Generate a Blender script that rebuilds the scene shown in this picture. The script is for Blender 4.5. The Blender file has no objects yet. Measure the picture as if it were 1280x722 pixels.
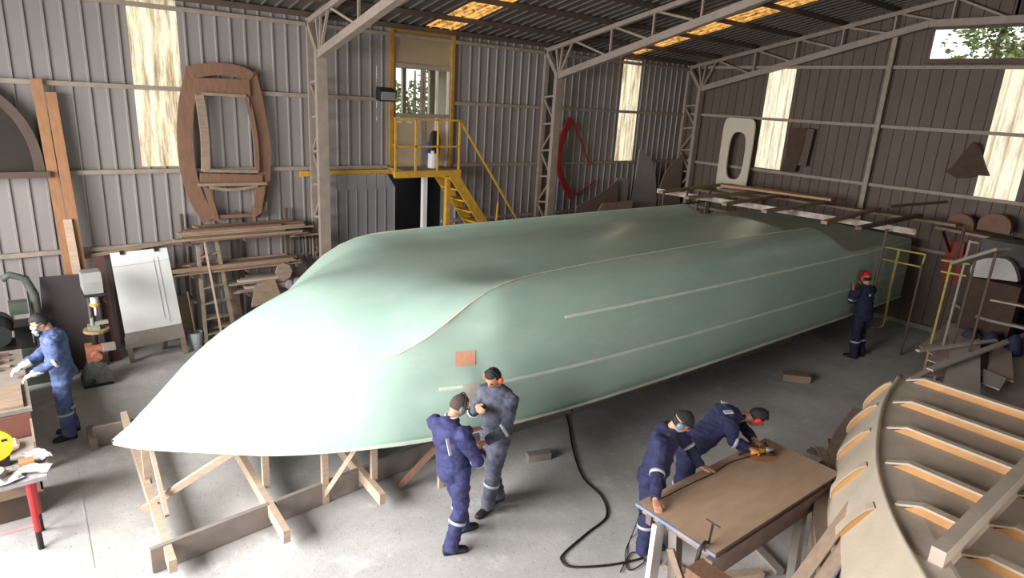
import bpy, math, random, bisect
from mathutils import Vector, Matrix
from mathutils import noise as mnoise
random.seed(7)
PI = math.pi
# ---------------------------------------------------------------- camera
YAW, PIT, ROL, FPX = -0.8835637, 0.2842, 0.05837, 810.17
CAM = Vector((12.2, 0.0, 4.5))
_f = Vector((math.sin(YAW)*math.cos(PIT), math.cos(YAW)*math.cos(PIT), -math.sin(PIT)))
_r0 = Vector((math.cos(YAW), -math.sin(YAW), 0)); _u0 = _r0.cross(_f)
_r = _r0*math.cos(ROL) + _u0*math.sin(ROL); _u = -_r0*math.sin(ROL) + _u0*math.cos(ROL)
cd = bpy.data.cameras.new('camera'); cam = bpy.data.objects.new('camera', cd)
bpy.context.scene.collection.objects.link(cam)
cd.sensor_width = 36.0; cd.lens = FPX/1280*36.0; cd.clip_end = 300
cam.matrix_world = Matrix(((_r.x, _u.x, -_f.x, CAM.x), (_r.y, _u.y, -_f.y, CAM.y), (_r.z, _u.z, -_f.z, CAM.z), (0, 0, 0, 1)))
bpy.context.scene.camera = cam
# ---------------------------------------------------------------- world, daylight through the openings, added side fill, exposure
SC = bpy.context.scene
SC.view_settings.view_transform = 'Standard'; SC.view_settings.look = 'None'
SC.view_settings.gamma = 1.0; SC.view_settings.use_curve_mapping = False
SC.view_settings.exposure = 0.0
world = bpy.data.worlds.new('sky'); SC.world = world; world.use_nodes = True
wn = world.node_tree.nodes; wn['Background'].inputs[0].default_value = (0.93, 0.96, 1.0, 1); wn['Background'].inputs[1].default_value = 2.6

def area(name, loc, target, sx, sy, power, col=(1, 1, 1), spread=PI):
    ld = bpy.data.lights.new(name, 'AREA'); ld.shape = 'RECTANGLE'; ld.size = sx; ld.size_y = sy
    ld.energy = power; ld.color = col; ld.spread = spread
    o = bpy.data.objects.new(name, ld); SC.collection.objects.link(o)
    o.location = loc; o.rotation_euler = (Vector(target)-Vector(loc)).to_track_quat('-Z', 'Y').to_euler()
    return o
# daylight in the big front doorway (the doorway is real: wall_front has the opening)
area('doorway_daylight', (6.2, -4.6, 3.7), (6.6, 2.6, 0.6), 8.0, 3.2, 1750, (1.0, 0.99, 0.985), math.radians(150))
# weaker warm fill added at the unseen right wall to brighten mould and sheets
area('added_side_fill', (15.0, 4.0, 2.2), (8.0, 6.0, 1.2), 3.0, 3.4, 170, (1.0, 0.93, 0.84))

# ---------------------------------------------------------------- helpers
def lin(c):
    return tuple((x/12.92 if x <= 0.04045 else ((x+0.055)/1.055)**2.4) for x in c)
def rgb(r, g, b): return lin((r/255, g/255, b/255))
_mats = {}
def mat(name, col, rough=0.7, var=0.15, scale=6.0, col2=None, bump=0.0, bscale=60.0, metal=0.0, stretch=None, spec=0.5, detail=4.0):
    if name in _mats: return _mats[name]
    m = bpy.data.materials.new(name); m.use_nodes = True; nt = m.node_tree; N = nt.nodes; L = nt.links
    b = N['Principled BSDF']; b.inputs['Roughness'].default_value = rough; b.inputs['Metallic'].default_value = metal
    b.inputs['Specular IOR Level'].default_value = spec
    c1 = rgb(*col); c2 = rgb(*col2) if col2 else tuple(x*(1-var) for x in c1)
    tc = N.new('ShaderNodeTexCoord'); mp = N.new('ShaderNodeMapping'); L.new(tc.outputs['Object'], mp.inputs[0])
    if stretch: mp.inputs['Scale'].default_value = stretch
    nz = N.new('ShaderNodeTexNoise'); nz.inputs['Scale'].default_value = scale; nz.inputs['Detail'].default_value = detail
    L.new(mp.outputs[0], nz.inputs[0])
    cr = N.new('ShaderNodeValToRGB'); cr.color_ramp.elements[0].position = 0.32; cr.color_ramp.elements[1].position = 0.68
    cr.color_ramp.elements[0].color = (*c2, 1); cr.color_ramp.elements[1].color = (*c1, 1)
    L.new(nz.outputs[0], cr.inputs[0]); L.new(cr.outputs[0], b.inputs['Base Color'])
    if bump:
        n2 = N.new('ShaderNodeTexNoise'); n2.inputs['Scale'].default_value = bscale; n2.inputs['Detail'].default_value = 3
        L.new(mp.outputs[0], n2.inputs[0]); bp = N.new('ShaderNodeBump'); bp.inputs['Strength'].default_value = bump; bp.inputs['Distance'].default_value = 0.02
        L.new(n2.outputs[0], bp.inputs['Height']); L.new(bp.outputs[0], b.inputs['Normal'])
    _mats[name] = m; return m

class MB:
    def __init__(s): s.v = []; s.f = []
    def add(s, vs, fs):
        o = len(s.v); s.v += [Vector(v) for v in vs]; s.f += [tuple(i+o for i in f) for f in fs]; return s
    def box(s, x0, x1, y0, y1, z0, z1):
        return s.add([(x0,y0,z0),(x1,y0,z0),(x1,y1,z0),(x0,y1,z0),(x0,y0,z1),(x1,y0,z1),(x1,y1,z1),(x0,y1,z1)],
                     [(0,3,2,1),(4,5,6,7),(0,1,5,4),(1,2,6,5),(2,3,7,6),(3,0,4,7)])
    def obox(s, c, a, b, d):          # centre and three half-axis vectors
        c, a, b, d = Vector(c), Vector(a), Vector(b), Vector(d)
        if a.cross(b).dot(d) < 0: a = -a
        vs = [c-a-b-d, c+a-b-d, c+a+b-d, c-a+b-d, c-a-b+d, c+a-b+d, c+a+b+d, c-a+b+d]
        return s.add(vs, [(0,3,2,1),(4,5,6,7),(0,1,5,4),(1,2,6,5),(2,3,7,6),(3,0,4,7)])
    def bar(s, p, q, w, h, up=(0, 0, 1)):   # w sideways, h along up
        p, q, up = Vector(p), Vector(q), Vector(up); d = q-p
        if abs(d.normalized().dot(up)) > 0.98: up = Vector((1, 0, 0)) if abs(up.x) < 0.9 else Vector((0, 1, 0))
        sd = d.cross(up).normalized(); u2 = sd.cross(d).normalized()
        return s.obox((p+q)/2, d/2, sd*w/2, u2*h/2)
    def tube(s, pts, r, n=8, caps=True, closed=False):
        pts = [Vector(p) for p in pts]; m = len(pts); rings = []; prev = None
        rr = r if isinstance(r, (list, tuple)) else [r]*m
        o = len(s.v)
        for i, p in enumerate(pts):
            if closed: t = (pts[(i+1) % m]-pts[i-1]).normalized()
            else: t = (pts[min(i+1, m-1)]-pts[max(i-1, 0)]).normalized()
            if prev is None:
                a = Vector((0, 0, 1)) if abs(t.z) < 0.9 else Vector((1, 0, 0)); nrm = t.cross(a).normalized()
            else: nrm = (prev-t*prev.dot(t)).normalized()
            prev = nrm; bn = t.cross(nrm)
            for k in range(n):
                an = 2*PI*k/n; s.v.append(p+(nrm*math.cos(an)+bn*math.sin(an))*rr[i])
        for i in range(m if closed else m-1):
            j = (i+1) % m
            for k in range(n):
                k2 = (k+1) % n; s.f.append((o+i*n+k, o+i*n+k2, o+j*n+k2, o+j*n+k))
        if caps and not closed:
            s.f.append(tuple(o+k for k in reversed(range(n)))); s.f.append(tuple(o+(m-1)*n+k for k in range(n)))
        return s
    def cyl(s, p, q, r, n=12, r2=None): return s.tube([p, q], [r, r if r2 is None else r2], n)
    def rings(s, rs, close=True, cap=True):   # loft of rings with equal counts
        o = len(s.v); n = len(rs[0])
        for r in rs: s.v += [Vector(p) for p in r]
        for i in range(len(rs)-1):
            for k in range(n if close else n-1):
                k2 = (k+1) % n; s.f.append((o+i*n+k, o+i*n+k2, o+(i+1)*n+k2, o+(i+1)*n+k))
        if cap and close:
            s.f.append(tuple(o+k for k in reversed(range(n)))); s.f.append(tuple(o+(len(rs)-1)*n+k for k in range(n)))
        return s
    def prism(s, poly, d):            # poly: 3D points, d: extrusion vector
        d = Vector(d); poly = [Vector(p) for p in poly]; n = len(poly); o = len(s.v)
        s.v += poly+[p+d for p in poly]
        s.f.append(tuple(o+k for k in reversed(range(n)))); s.f.append(tuple(o+n+k for k in range(n)))
        for k in range(n): k2 = (k+1) % n; s.f.append((o+k, o+k2, o+n+k2, o+n+k))
        return s
    def plate(s, outer, inner, d):    # plate with a hole; same vertex count outer/inner
        d = Vector(d); n = len(outer); o = len(s.v)
        for r in (outer, inner): s.v += [Vector(p) for p in r]
        for r in (outer, inner): s.v += [Vector(p)+d for p in r]
        for k in range(n):
            j = (k+1) % n
            s.f += [(o+k, o+n+k, o+n+j, o+j), (o+2*n+k, o+2*n+j, o+3*n+j, o+3*n+k), (o+k, o+j, o+2*n+j, o+2*n+k), (o+n+k, o+3*n+k, o+3*n+j, o+n+j)]
        return s
    def ball(s, c, rx, ry=None, rz=None, nu=12, nv=8):
        ry = ry or rx; rz = rz or rx; c = Vector(c); o = len(s.v)
        s.v.append(c+Vector((0, 0, rz)))
        for i in range(1, nv):
            th = PI*i/nv
            for k in range(nu):
                an = 2*PI*k/nu; s.v.append(c+Vector((rx*math.sin(th)*math.cos(an), ry*math.sin(th)*math.sin(an), rz*math.cos(th))))
        s.v.append(c-Vector((0, 0, rz))); e = len(s.v)-1
        for k in range(nu):
            k2 = (k+1) % nu; s.f.append((o, o+1+k, o+1+k2)); s.f.append((e, o+1+(nv-2)*nu+k2, o+1+(nv-2)*nu+k))
            for i in range(nv-2): a = o+1+i*nu; s.f.append((a+k, a+nu+k, a+nu+k2, a+k2))
        return s
    def xf(s, M): s.v = [M @ v for v in s.v]; return s

def mesh_from(name, mb, loc, m, smooth=False):
    me = bpy.data.meshes.new(name); L = Vector(loc)
    me.from_pydata([tuple(v-L) for v in mb.v], [], mb.f); me.validate()
    if m: me.materials.append(m)
    if smooth: me.polygons.foreach_set('use_smooth', [True]*len(me.polygons))
    me.update(); return me
def fixn(me):
    import bmesh
    b = bmesh.new(); b.from_mesh(me); bmesh.ops.recalc_face_normals(b, faces=b.faces); b.to_mesh(me); b.free()
def link(o): SC.collection.objects.link(o); return o
def tag(o, label, cat, group=None, kind=None):
    if label: o['label'] = label
    if cat: o['category'] = cat
    if group: o['group'] = group
    if kind: o['kind'] = kind
    return o
def thing(name, label, cat, loc, group=None):
    o = link(bpy.data.objects.new(name, None)); o.location = loc; o.empty_display_size = 0.1
    return tag(o, label, cat, group)
def root_of(o):
    while o.parent: o = o.parent
    return o
def part(name, mb, m, parent, label=None, smooth=False, kind=None):
    me = mesh_from(name, mb, root_of(parent).location, m, smooth); fixn(me)
    o = link(bpy.data.objects.new(name, me)); o.parent = parent
    if label: o['label'] = label
    if kind: o['kind'] = kind
    return o
def solo(name, mb, m, label, cat, group=None, smooth=False, kind=None):
    n = len(mb.v); lo = [min(v[i] for v in mb.v) for i in range(3)]; hi = [max(v[i] for v in mb.v) for i in range(3)]
    loc = Vector(((lo[0]+hi[0])/2, (lo[1]+hi[1])/2, lo[2]))
    me = mesh_from(name, mb, loc, m, smooth); fixn(me)
    o = link(bpy.data.objects.new(name, me)); o.location = loc
    return tag(o, label, cat, group, kind)
def struct(name, mb, m, smooth=False):
    return solo(name, mb, m, None, None, kind='structure', smooth=smooth)
def ring(cx, cz, rx, rz, n, f, a0=0): return [f(cx+rx*math.cos(a0+2*PI*k/n), cz+rz*math.sin(a0+2*PI*k/n)) for k in range(n)]
def interp(tab, x, col=1):            # smooth (Catmull-Rom / Hermite) interpolation in a table
    xs = [t[0] for t in tab]; n = len(xs)
    if x <= xs[0]: return tab[0][col]
    if x >= xs[-1]: return tab[-1][col]
    i = bisect.bisect_right(xs, x)-1; y = [t[col] for t in tab]
    def sl(k):
        if k == 0: return (y[1]-y[0])/(xs[1]-xs[0])
        if k == n-1: return (y[-1]-y[-2])/(xs[-1]-xs[-2])
        a = (y[k]-y[k-1])/(xs[k]-xs[k-1]); b = (y[k+1]-y[k])/(xs[k+1]-xs[k])
        return 0 if a*b <= 0 else 2*a*b/(a+b)
    h = xs[i+1]-xs[i]; t = (x-xs[i])/h; m0, m1 = sl(i)*h, sl(i+1)*h
    return (2*t**3-3*t*t+1)*y[i]+(t**3-2*t*t+t)*m0+(-2*t**3+3*t*t)*y[i+1]+(t**3-t*t)*m1
def spline(pts, n):                   # catmull-rom through points, n samples
    P = [Vector(p) for p in pts]; m = len(P)-1; out = []
    for k in range(n):
        t = k/(n-1)*m; i = min(int(t), m-1); t -= i
        p0 = P[i-1] if i else P[0]*2-P[1]; p1 = P[i]; p2 = P[i+1]; p3 = P[i+2] if i+2 <= m else P[m]*2-P[m-1]
        out.append(0.5*((2*p1)+(p2-p0)*t+(2*p0-5*p1+4*p2-p3)*t*t+(3*p1-p0-3*p2+p3)*t**3))
    return out

# ---------------------------------------------------------------- materials
M_FLOOR = None
def floor_mat():
    m = bpy.data.materials.new('concrete_floor'); m.use_nodes = True; nt = m.node_tree; N = nt.nodes; L = nt.links
    b = N['Principled BSDF']; b.inputs['Roughness'].default_value = 0.8
    tc = N.new('ShaderNodeTexCoord')
    def noise(s, d=5, r=.6):
        n = N.new('ShaderNodeTexNoise'); n.inputs['Scale'].default_value = s; n.inputs['Detail'].default_value = d; n.inputs['Roughness'].default_value = r
        L.new(tc.outputs['Object'], n.inputs[0]); return n
    def ramp(src, stops):
        c = N.new('ShaderNodeValToRGB'); e = c.color_ramp.elements
        e[0].position = stops[0][0]; e[0].color = stops[0][1]; e[1].position = stops[-1][0]; e[1].color = stops[-1][1]
        for p, q in stops[1:-1]: k = e.new(p); k.color = q
        L.new(src, c.inputs[0]); return c
    def mix(a, bb, f, mode='MIX'):
        x = N.new('ShaderNodeMix'); x.data_type = 'RGBA'; x.blend_type = mode
        L.new(a, x.inputs[6]); L.new(bb, x.inputs[7])
        if isinstance(f, float): x.inputs[0].default_value = f
        else: L.new(f, x.inputs[0])
        return x.outputs[2]
    base = ramp(noise(0.9).outputs[0], [(.3, (*rgb(166, 163, 160), 1)), (.7, (*rgb(202, 198, 195), 1))])
    fine = ramp(noise(14, 8, .75).outputs[0], [(.35, (.78, .78, .78, 1)), (.62, (1, 1, 1, 1))])
    c = mix(base.outputs[0], fine.outputs[0], .55, 'MULTIPLY')
    spots = ramp(noise(30, 2, .5).outputs[0], [(.30, (.45, .43, .42, 1)), (.36, (1, 1, 1, 1))])
    c = mix(c, spots.outputs[0], .6, 'MULTIPLY')
    dust = ramp(noise(2.3, 6, .7).outputs[0], [(.56, (0, 0, 0, 1)), (.72, (1, 1, 1, 1))])
    wc = N.new('ShaderNodeRGB'); wc.outputs[0].default_value = (*rgb(224, 222, 220), 1)
    dm = N.new('ShaderNodeMath'); dm.operation = 'MULTIPLY'; dm.inputs[1].default_value = .55; L.new(dust.outputs[0], dm.inputs[0])
    c = mix(c, wc.outputs[0], dm.outputs[0])
    stain = ramp(noise(0.55, 4, .6).outputs[0], [(.60, (0, 0, 0, 1)), (.75, (1, 1, 1, 1))])
    sc = N.new('ShaderNodeRGB'); sc.outputs[0].default_value = (*rgb(140, 132, 125), 1)
    sm = N.new('ShaderNodeMath'); sm.operation = 'MULTIPLY'; sm.inputs[1].default_value = .5; L.new(stain.outputs[0], sm.inputs[0])
    c = mix(c, sc.outputs[0], sm.outputs[0])
    L.new(c, b.inputs['Base Color'])
    bp = N.new('ShaderNodeBump'); bp.inputs['Strength'].default_value = .25; bp.inputs['Distance'].default_value = .01
    L.new(noise(40, 4).outputs[0], bp.inputs['Height']); L.new(bp.outputs[0], b.inputs['Normal'])
    return m
def translucent_mat(name, c1, c2, scale, stretch, strength=0.75):
    m = bpy.data.materials.new(name); m.use_nodes = True; nt = m.node_tree; N = nt.nodes; L = nt.links
    N.remove(N['Principled BSDF']); out = N['Material Output']
    tr = N.new('ShaderNodeBsdfTranslucent'); df = N.new('ShaderNodeBsdfDiffuse'); mx = N.new('ShaderNodeMixShader'); mx.inputs[0].default_value = 1-strength
    tc = N.new('ShaderNodeTexCoord'); mp = N.new('ShaderNodeMapping'); mp.inputs['Scale'].default_value = stretch; L.new(tc.outputs['Object'], mp.inputs[0])
    nz = N.new('ShaderNodeTexNoise'); nz.inputs['Scale'].default_value = scale; nz.inputs['Detail'].default_value = 6; nz.inputs['Roughness'].default_value = .7
    L.new(mp.outputs[0], nz.inputs[0])
    cr = N.new('ShaderNodeValToRGB'); cr.color_ramp.elements[0].position = .36; cr.color_ramp.elements[1].position = .56
    cr.color_ramp.elements[0].color = (*rgb(*c2), 1); cr.color_ramp.elements[1].color = (*rgb(*c1), 1)
    L.new(nz.outputs[0], cr.inputs[0]); L.new(cr.outputs[0], tr.inputs[0]); L.new(cr.outputs[0], df.inputs[0])
    L.new(tr.outputs[0], mx.inputs[1]); L.new(df.outputs[0], mx.inputs[2]); L.new(mx.outputs[0], out.inputs[0])
    return m
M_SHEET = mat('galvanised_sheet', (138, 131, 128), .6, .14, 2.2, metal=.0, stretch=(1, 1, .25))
M_SHEETB = mat('bounce_browned_sheet', (96, 82, 72), .7, .2, 2.2, metal=.0, stretch=(1, 1, .25))  # sheet colour darkened and browned to paint in dim, warm bounced light
M_ROOFS = mat('roof_sheet', (92, 84, 78), .7, .2, 1.6)
M_STEEL = mat('cream_painted_steel', (150, 136, 124), .6, .22, 5)
M_STEELD = mat('dark_painted_steel', (86, 70, 60), .7, .2, 5)
M_GIRT = mat('dusty_girt_paint', (150, 136, 122), .7, .2, 7)
M_YEL = mat('yellow_paint', (198, 152, 52), .55, .25, 9)
M_WOOD = mat('pale_pine', (188, 164, 142), .7, .2, 5, stretch=(6, 1, 6))
M_WOOD2 = mat('weathered_timber', (150, 128, 108), .8, .3, 6, stretch=(5, 1, 5))
M_WOODR = mat('reddish_timber', (128, 94, 74), .75, .25, 5, stretch=(5, 5, 1))
M_TIMB = mat('tan_timber', (158, 114, 80), .75, .22, 5, stretch=(5, 5, 1))
M_GREY = mat('dusty_grey_plank', (140, 130, 122), .85, .22, 5)
M_BLACK = mat('black_rubber', (26, 26, 28), .6, .2, 8)
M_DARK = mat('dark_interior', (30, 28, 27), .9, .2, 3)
M_WHITE = mat('white_paint', (214, 212, 210), .6, .08, 4)
M_YELD = mat('dull_yellow_paint', (172, 128, 52), .6, .3, 7)
M_IRON = mat('dark_iron', (58, 54, 52), .55, .3, 12, metal=.5)
M_RED = mat('red_paint', (190, 50, 56), .5, .15, 6)

# ================================================================ SETTING
def roofz(x): return 5.80+0.21*x if x <= 7.6 else 5.80+0.21*7.6-0.21*(x-7.6)
mb = MB(); mb.box(-.2, 15.4, -14, 16.4, -.2, 0); floor = struct('floor', mb, floor_mat())

def sheet_wall(mb, u0, u1, segs, f, ribs=3, d=.026, nseg=1):
    """ribbed sheet between u0,u1; segs: function u -> (z0,z1); f(u, depth, z) -> point"""
    w = (u1-u0)/ribs; prof = []
    for k in range(ribs):
        a = u0+k*w
        prof += [(a, 0), (a+w*.36, 0), (a+w*.40, d), (a+w*.50, d), (a+w*.54, 0)]
    prof.append((u1, 0))
    o = len(mb.v)
    for (u, dd) in prof:
        z0, z1 = segs(u)
        mb.v += [Vector(f(u, dd, z0)), Vector(f(u, dd, z1))]
    for i in range(len(prof)-1): mb.f.append((o+2*i, o+2*i+2, o+2*i+3, o+2*i+1))
    return mb
M_PANEL = translucent_mat('weathered_clear_sheet', (250, 238, 206), (170, 146, 112), 3.0, (1, 3.2, .35), .8)
M_PANELB = translucent_mat('weathered_clear_sheet_back', (250, 240, 214), (206, 190, 158), 3.0, (3.2, 1, .35), .8)
M_SKYL = translucent_mat('leaf_littered_roof_light', (214, 158, 84), (70, 40, 16), 9.0, (1, 1, 1), .8)

# left wall: empties of structure with every sheet as a part
mb = MB(); mb.box(-.1, .0, -14, 16.3, 0, .12); wall_left = struct('wall_left', mb, M_GREY)
W = .708; fl = lambda u, d, z: (d*1.0, u, z)
y = 2.0-9*W
cols = []
while y < 16.1: cols.append((y, min(y+W, 16.2))); y += W
y = 2.0-9*W
while y > -13.5: cols.append((y-W, y)); y -= W
for (a, b) in cols:
    mid = (a+b)/2; segs = []
    top = 5.82
    if abs(a-2.0) < .01: segs = [(.1, 3.1, 0), (3.1, top, 1)]
    elif abs(a-(2.0+16*W)) < .01: segs = [(.1, 3.06, 0), (3.06, 5.66, 1), (5.66, top, 0)]
    elif 6.40 < mid < 8.1: segs = [(5.66, top, 0)]
    elif 5.2 < mid < 6.4: segs = [(2.93, top, 0)]
    else: segs = [(.1, top, 0)]
    if 6.40 < mid < 8.1: pass
    for (z0, z1, k) in segs:
        mb = MB(); sheet_wall(mb, a, b, lambda u: (z0, z1), fl)
        part('clear_sheet' if k else 'wall_sheet', mb, M_PANEL if k else M_SHEET, wall_left, 'bright weathered translucent sheet' if k else None)
# infill beside and below the office opening
mb = MB(); sheet_wall(mb, 8.06, 8.37, lambda u: (.1, 5.66), fl, 1); part('wall_sheet', mb, M_SHEET, wall_left)
mb = MB(); sheet_wall(mb, 7.80, 8.06, lambda u: (.1, 2.93), fl, 1); part('wall_sheet', mb, M_SHEET, wall_left)
mb = MB(); sheet_wall(mb, 6.25, 6.50, lambda u: (2.93, 5.66), fl, 1); part('wall_sheet', mb, M_SHEET, wall_left)
for z, dy in ((5.58, 0), (4.35, 0), (3.03, 0), (1.80, 0)):
    spans = [(-13, 16.1)]
    if z in (4.35, 3.03): spans = [(-13, 6.45), (8.06, 16.1)]
    if z == 1.80: spans = [(-13, 5.2), (7.8, 16.1)]
    for (a, b) in spans:
        mb = MB(); mb.box(.035, .095, a, b, z-.035, z+.035); part('girt', mb, M_GIRT, wall_left)
# back wall
mb = MB(); mb.box(0, 15.2, 16.2, 16.3, 0, .12); wall_back = struct('wall_back', mb, M_GREY)
WB = .735; fb = lambda u, d, z: (u, 16.2-d, z)
xs = [0, .245]+[.245+WB*k for k in range(1, 21)]; xs = [x for x in xs if x < 15.2]+[15.2]
WINX0, WINX1, WINZ0, WINZ1 = 6.16, 9.06, 5.83, 6.42
for a, b in zip(xs[:-1], xs[1:]):
    mid = (a+b)/2; segs = [(.1, None, 0)]
    if abs(a-2.45) < .02: segs = [(.1, 3.12, 0), (3.12, 5.68, 1), (5.68, None, 0)]
    if abs(a-7.595) < .02: segs = [(.1, 3.09, 0), (3.09, 5.70, 1), (5.70, WINZ0, 0), (WINZ1, None, 0)]
    elif WINX0-.3 < mid < WINX1: segs = [(.1, WINZ0, 0), (WINZ1, None, 0)]
    for (z0, z1, k) in segs:
        mb = MB(); sheet_wall(mb, a, b, lambda u: (z0, z1 if z1 else roofz(u)-.02), fb, 3 if b-a > .5 else 1)
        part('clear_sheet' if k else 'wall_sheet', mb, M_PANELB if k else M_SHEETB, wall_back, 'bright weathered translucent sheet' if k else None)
# right edge strip where the sheet columns and window start do not agree
mb = MB(); mb.box(5.90, WINX0, 16.19, 16.22, WINZ0, WINZ1); part('flashing', mb, M_SHEETB, wall_back)
for z in (5.66, 4.38, 3.06, 1.8):
    mb = MB(); mb.box(0.1, 15.1, 16.105, 16.165, z-.035, z+.035); part('girt', mb, M_GIRT if z != 9 else M_STEELD, wall_back)
mb = MB(); mb.box(5.40, 5.50, 16.02, 16.10, 0, roofz(5.45)-.5); part('wind_post', mb, M_GIRT, wall_back)
mb = MB(); mb.box(10.6, 10.7, 16.02, 16.10, 0, roofz(10.6)-.5); part('wind_post', mb, M_GIRT, wall_back)
# window opening high in the back wall
mb = MB()
mb.box(WINX0-.04, WINX1+.04, 16.1, 16.22, WINZ0-.10, WINZ0); mb.box(WINX0-.04, WINX1+.04, 16.1, 16.22, WINZ1, WINZ1+.06)
mb.box(WINX0-.05, WINX0, 16.1, 16.22, WINZ0, WINZ1); mb.box(WINX1, WINX1+.05, 16.1, 16.22, WINZ0, WINZ1)
window_1 = struct('window_1', mb, M_STEELD)
def glass_mat(name, tint=(1, 1, 1), mixf=.9):
    m = bpy.data.materials.new(name); m.use_nodes = True; nt = m.node_tree; N = nt.nodes; L = nt.links; N.remove(N['Principled BSDF'])
    t = N.new('ShaderNodeBsdfTransparent'); t.inputs[0].default_value = (*tint, 1); g = N.new('ShaderNodeBsdfGlossy'); g.inputs['Roughness'].default_value = .05
    x = N.new('ShaderNodeMixShader'); x.inputs[0].default_value = 1-mixf; L.new(t.outputs[0], x.inputs[1]); L.new(g.outputs[0], x.inputs[2]); L.new(x.outputs[0], N['Material Output'].inputs[0]); return m
M_GLASS = glass_mat('window_glass', (.9, .9, .86))
def reflection_wash_glass():  # cream mixed into the glass paints in a pale reflected wash
    m = glass_mat('reflection_wash_window_glass', (.9, .84, .74), .93); nt = m.node_tree; N = nt.nodes; L = nt.links; out = N['Material Output']; src = out.inputs[0].links[0].from_socket
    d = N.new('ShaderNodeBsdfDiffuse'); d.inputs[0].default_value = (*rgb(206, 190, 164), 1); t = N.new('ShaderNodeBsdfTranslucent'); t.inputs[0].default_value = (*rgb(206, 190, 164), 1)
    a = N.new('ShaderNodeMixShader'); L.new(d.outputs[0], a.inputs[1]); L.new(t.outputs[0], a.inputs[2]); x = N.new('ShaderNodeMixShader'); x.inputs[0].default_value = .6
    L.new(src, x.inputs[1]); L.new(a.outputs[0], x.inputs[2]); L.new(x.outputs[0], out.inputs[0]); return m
M_GLASSD = reflection_wash_glass()
mb = MB(); mb.box(WINX0, WINX1, 16.15, 16.155, WINZ0, WINZ1); part('pane', mb, M_GLASS, window_1)
# ceiling (roof): ribbed sheets, roof lights, purlins
mb = MB(); mb.bar((7.6, -6.1, roofz(7.6)+.03), (7.6, 16.3, roofz(7.6)+.03), .3, .04); ceiling = struct('ceiling', mb, M_ROOFS)
def slope(sign):
    def f(u, d, z): x = z; return (x, u, roofz(x)-d*1.0)
    return f
RW = .72; yy = -6.2; k = 0
ys = []
a = 7.29
while a > -6.2: a -= RW
while a < 16.3: ys.append(a); a += RW
for a in ys:
    lite = abs(a-7.29) < .05 or abs(a-(7.29+8*RW)) < .08
    b = min(a+RW, 16.32)
    for (x0, x1) in ((-.15, 7.6), (7.6, 15.35)):
        segs = [(x0, x1, 0)]
        if lite and x0 < 1: segs = [(x0, .1, 0), (.1, 6.9, 1), (6.9, x1, 0)]
        for s0, s1, kk in segs:
            mb = MB(); sheet_wall(mb, a, b, lambda u: (s0, s1), slope(1), 3)
            part('roof_light' if kk else 'roof_sheet', mb, M_SKYL if kk else M_ROOFS, ceiling, 'glowing orange leaf-littered roof light strip' if kk else None)
for x in (.12, .95, 2.05, 3.15, 4.25, 5.35, 6.45, 7.4, 8.6, 9.8, 11.0, 12.2, 13.4, 14.8):
    mb = MB(); z = roofz(x)-.075; mb.box(x-.03, x+.03, -6.1, 16.2, z-.05, z+.04); part('purlin', mb, M_STEELD, ceiling)
# walls behind the camera
mb = MB(); fr = lambda u, d, z: (u, -4.2+d, z)
wall_front = None
mb.box(0, 2.0, -6.1, -6, 0, 5.9); mb.box(10.6, 15.2, -6.1, -6, 0, 5.9)
mb.prism([(2.0, -6.1, 5.7), (10.6, -6.1, 5.7), (10.6, -6.1, 5.9), (15.2, -6.1, 5.9), (7.6, -6.1, roofz(7.6)), (0, -6.1, 5.9), (2.0, -6.1, 5.9)], (0, .1, 0))
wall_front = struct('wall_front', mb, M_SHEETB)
mb = MB(); mb.box(15.2, 15.3, -6.1, 2.2, 0, 6); mb.box(15.2, 15.3, 5.8, 16.3, 0, 6); mb.box(15.2, 15.3, 2.2, 5.8, 4.0, 6)
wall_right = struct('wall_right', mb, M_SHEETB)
mb = MB(); mb.box(-40, 60, -60, 80, -.35, -.22); struct('ground', mb, mat('outdoor_ground', (120, 116, 96), .95, .3, .4))

# ================================================================ OFFICE BEHIND THE LEFT WALL
M_OFF = mat('office_plaster', (214, 204, 188), .8, .06, 2)
mb = MB()
mb.box(-3.2, -.02, 5.6, 9.6, 2.86, 2.95)                       # floor slab
mb.box(-3.2, -.02, 5.6, 9.6, 5.72, 5.80)
mb.box(-3.2, -.02, 5.55, 5.65, 2.9, 5.75); mb.box(-3.2, -.02, 9.55, 9.65, 2.9, 5.75)
mb.box(-3.25, -3.15, 5.6, 9.6, 2.9, 3.75); mb.box(-3.25, -3.15, 5.6, 9.6, 5.1, 5.75)
for a, b in ((5.6, 5.8), (7.15, 7.27), (8.6, 8.7), (9.4, 9.6)): mb.box(-3.25, -3.15, a, b, 3.7, 5.15)
office = struct('wall_office', mb, M_OFF)
mb = MB()
for z in (5.25, 5.45): mb.bar((-3.1, 6.0, z), (-.3, 8.4, z+.2), .08, .1)
part('roof_beam', mb, M_WOOD, office)
mb = MB(); 
for k in range(12): mb.box(-3.10, -3.06, 6.4+k*.17, 6.52+k*.17, 3.05, 3.6)
part('panelling', mb, M_WHITE, office)
# dark store below the office
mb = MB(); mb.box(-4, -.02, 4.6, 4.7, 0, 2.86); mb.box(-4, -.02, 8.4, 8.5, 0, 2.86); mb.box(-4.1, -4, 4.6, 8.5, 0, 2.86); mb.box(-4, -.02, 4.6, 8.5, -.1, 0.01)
struct('wall_store', mb, M_DARK)
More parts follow.
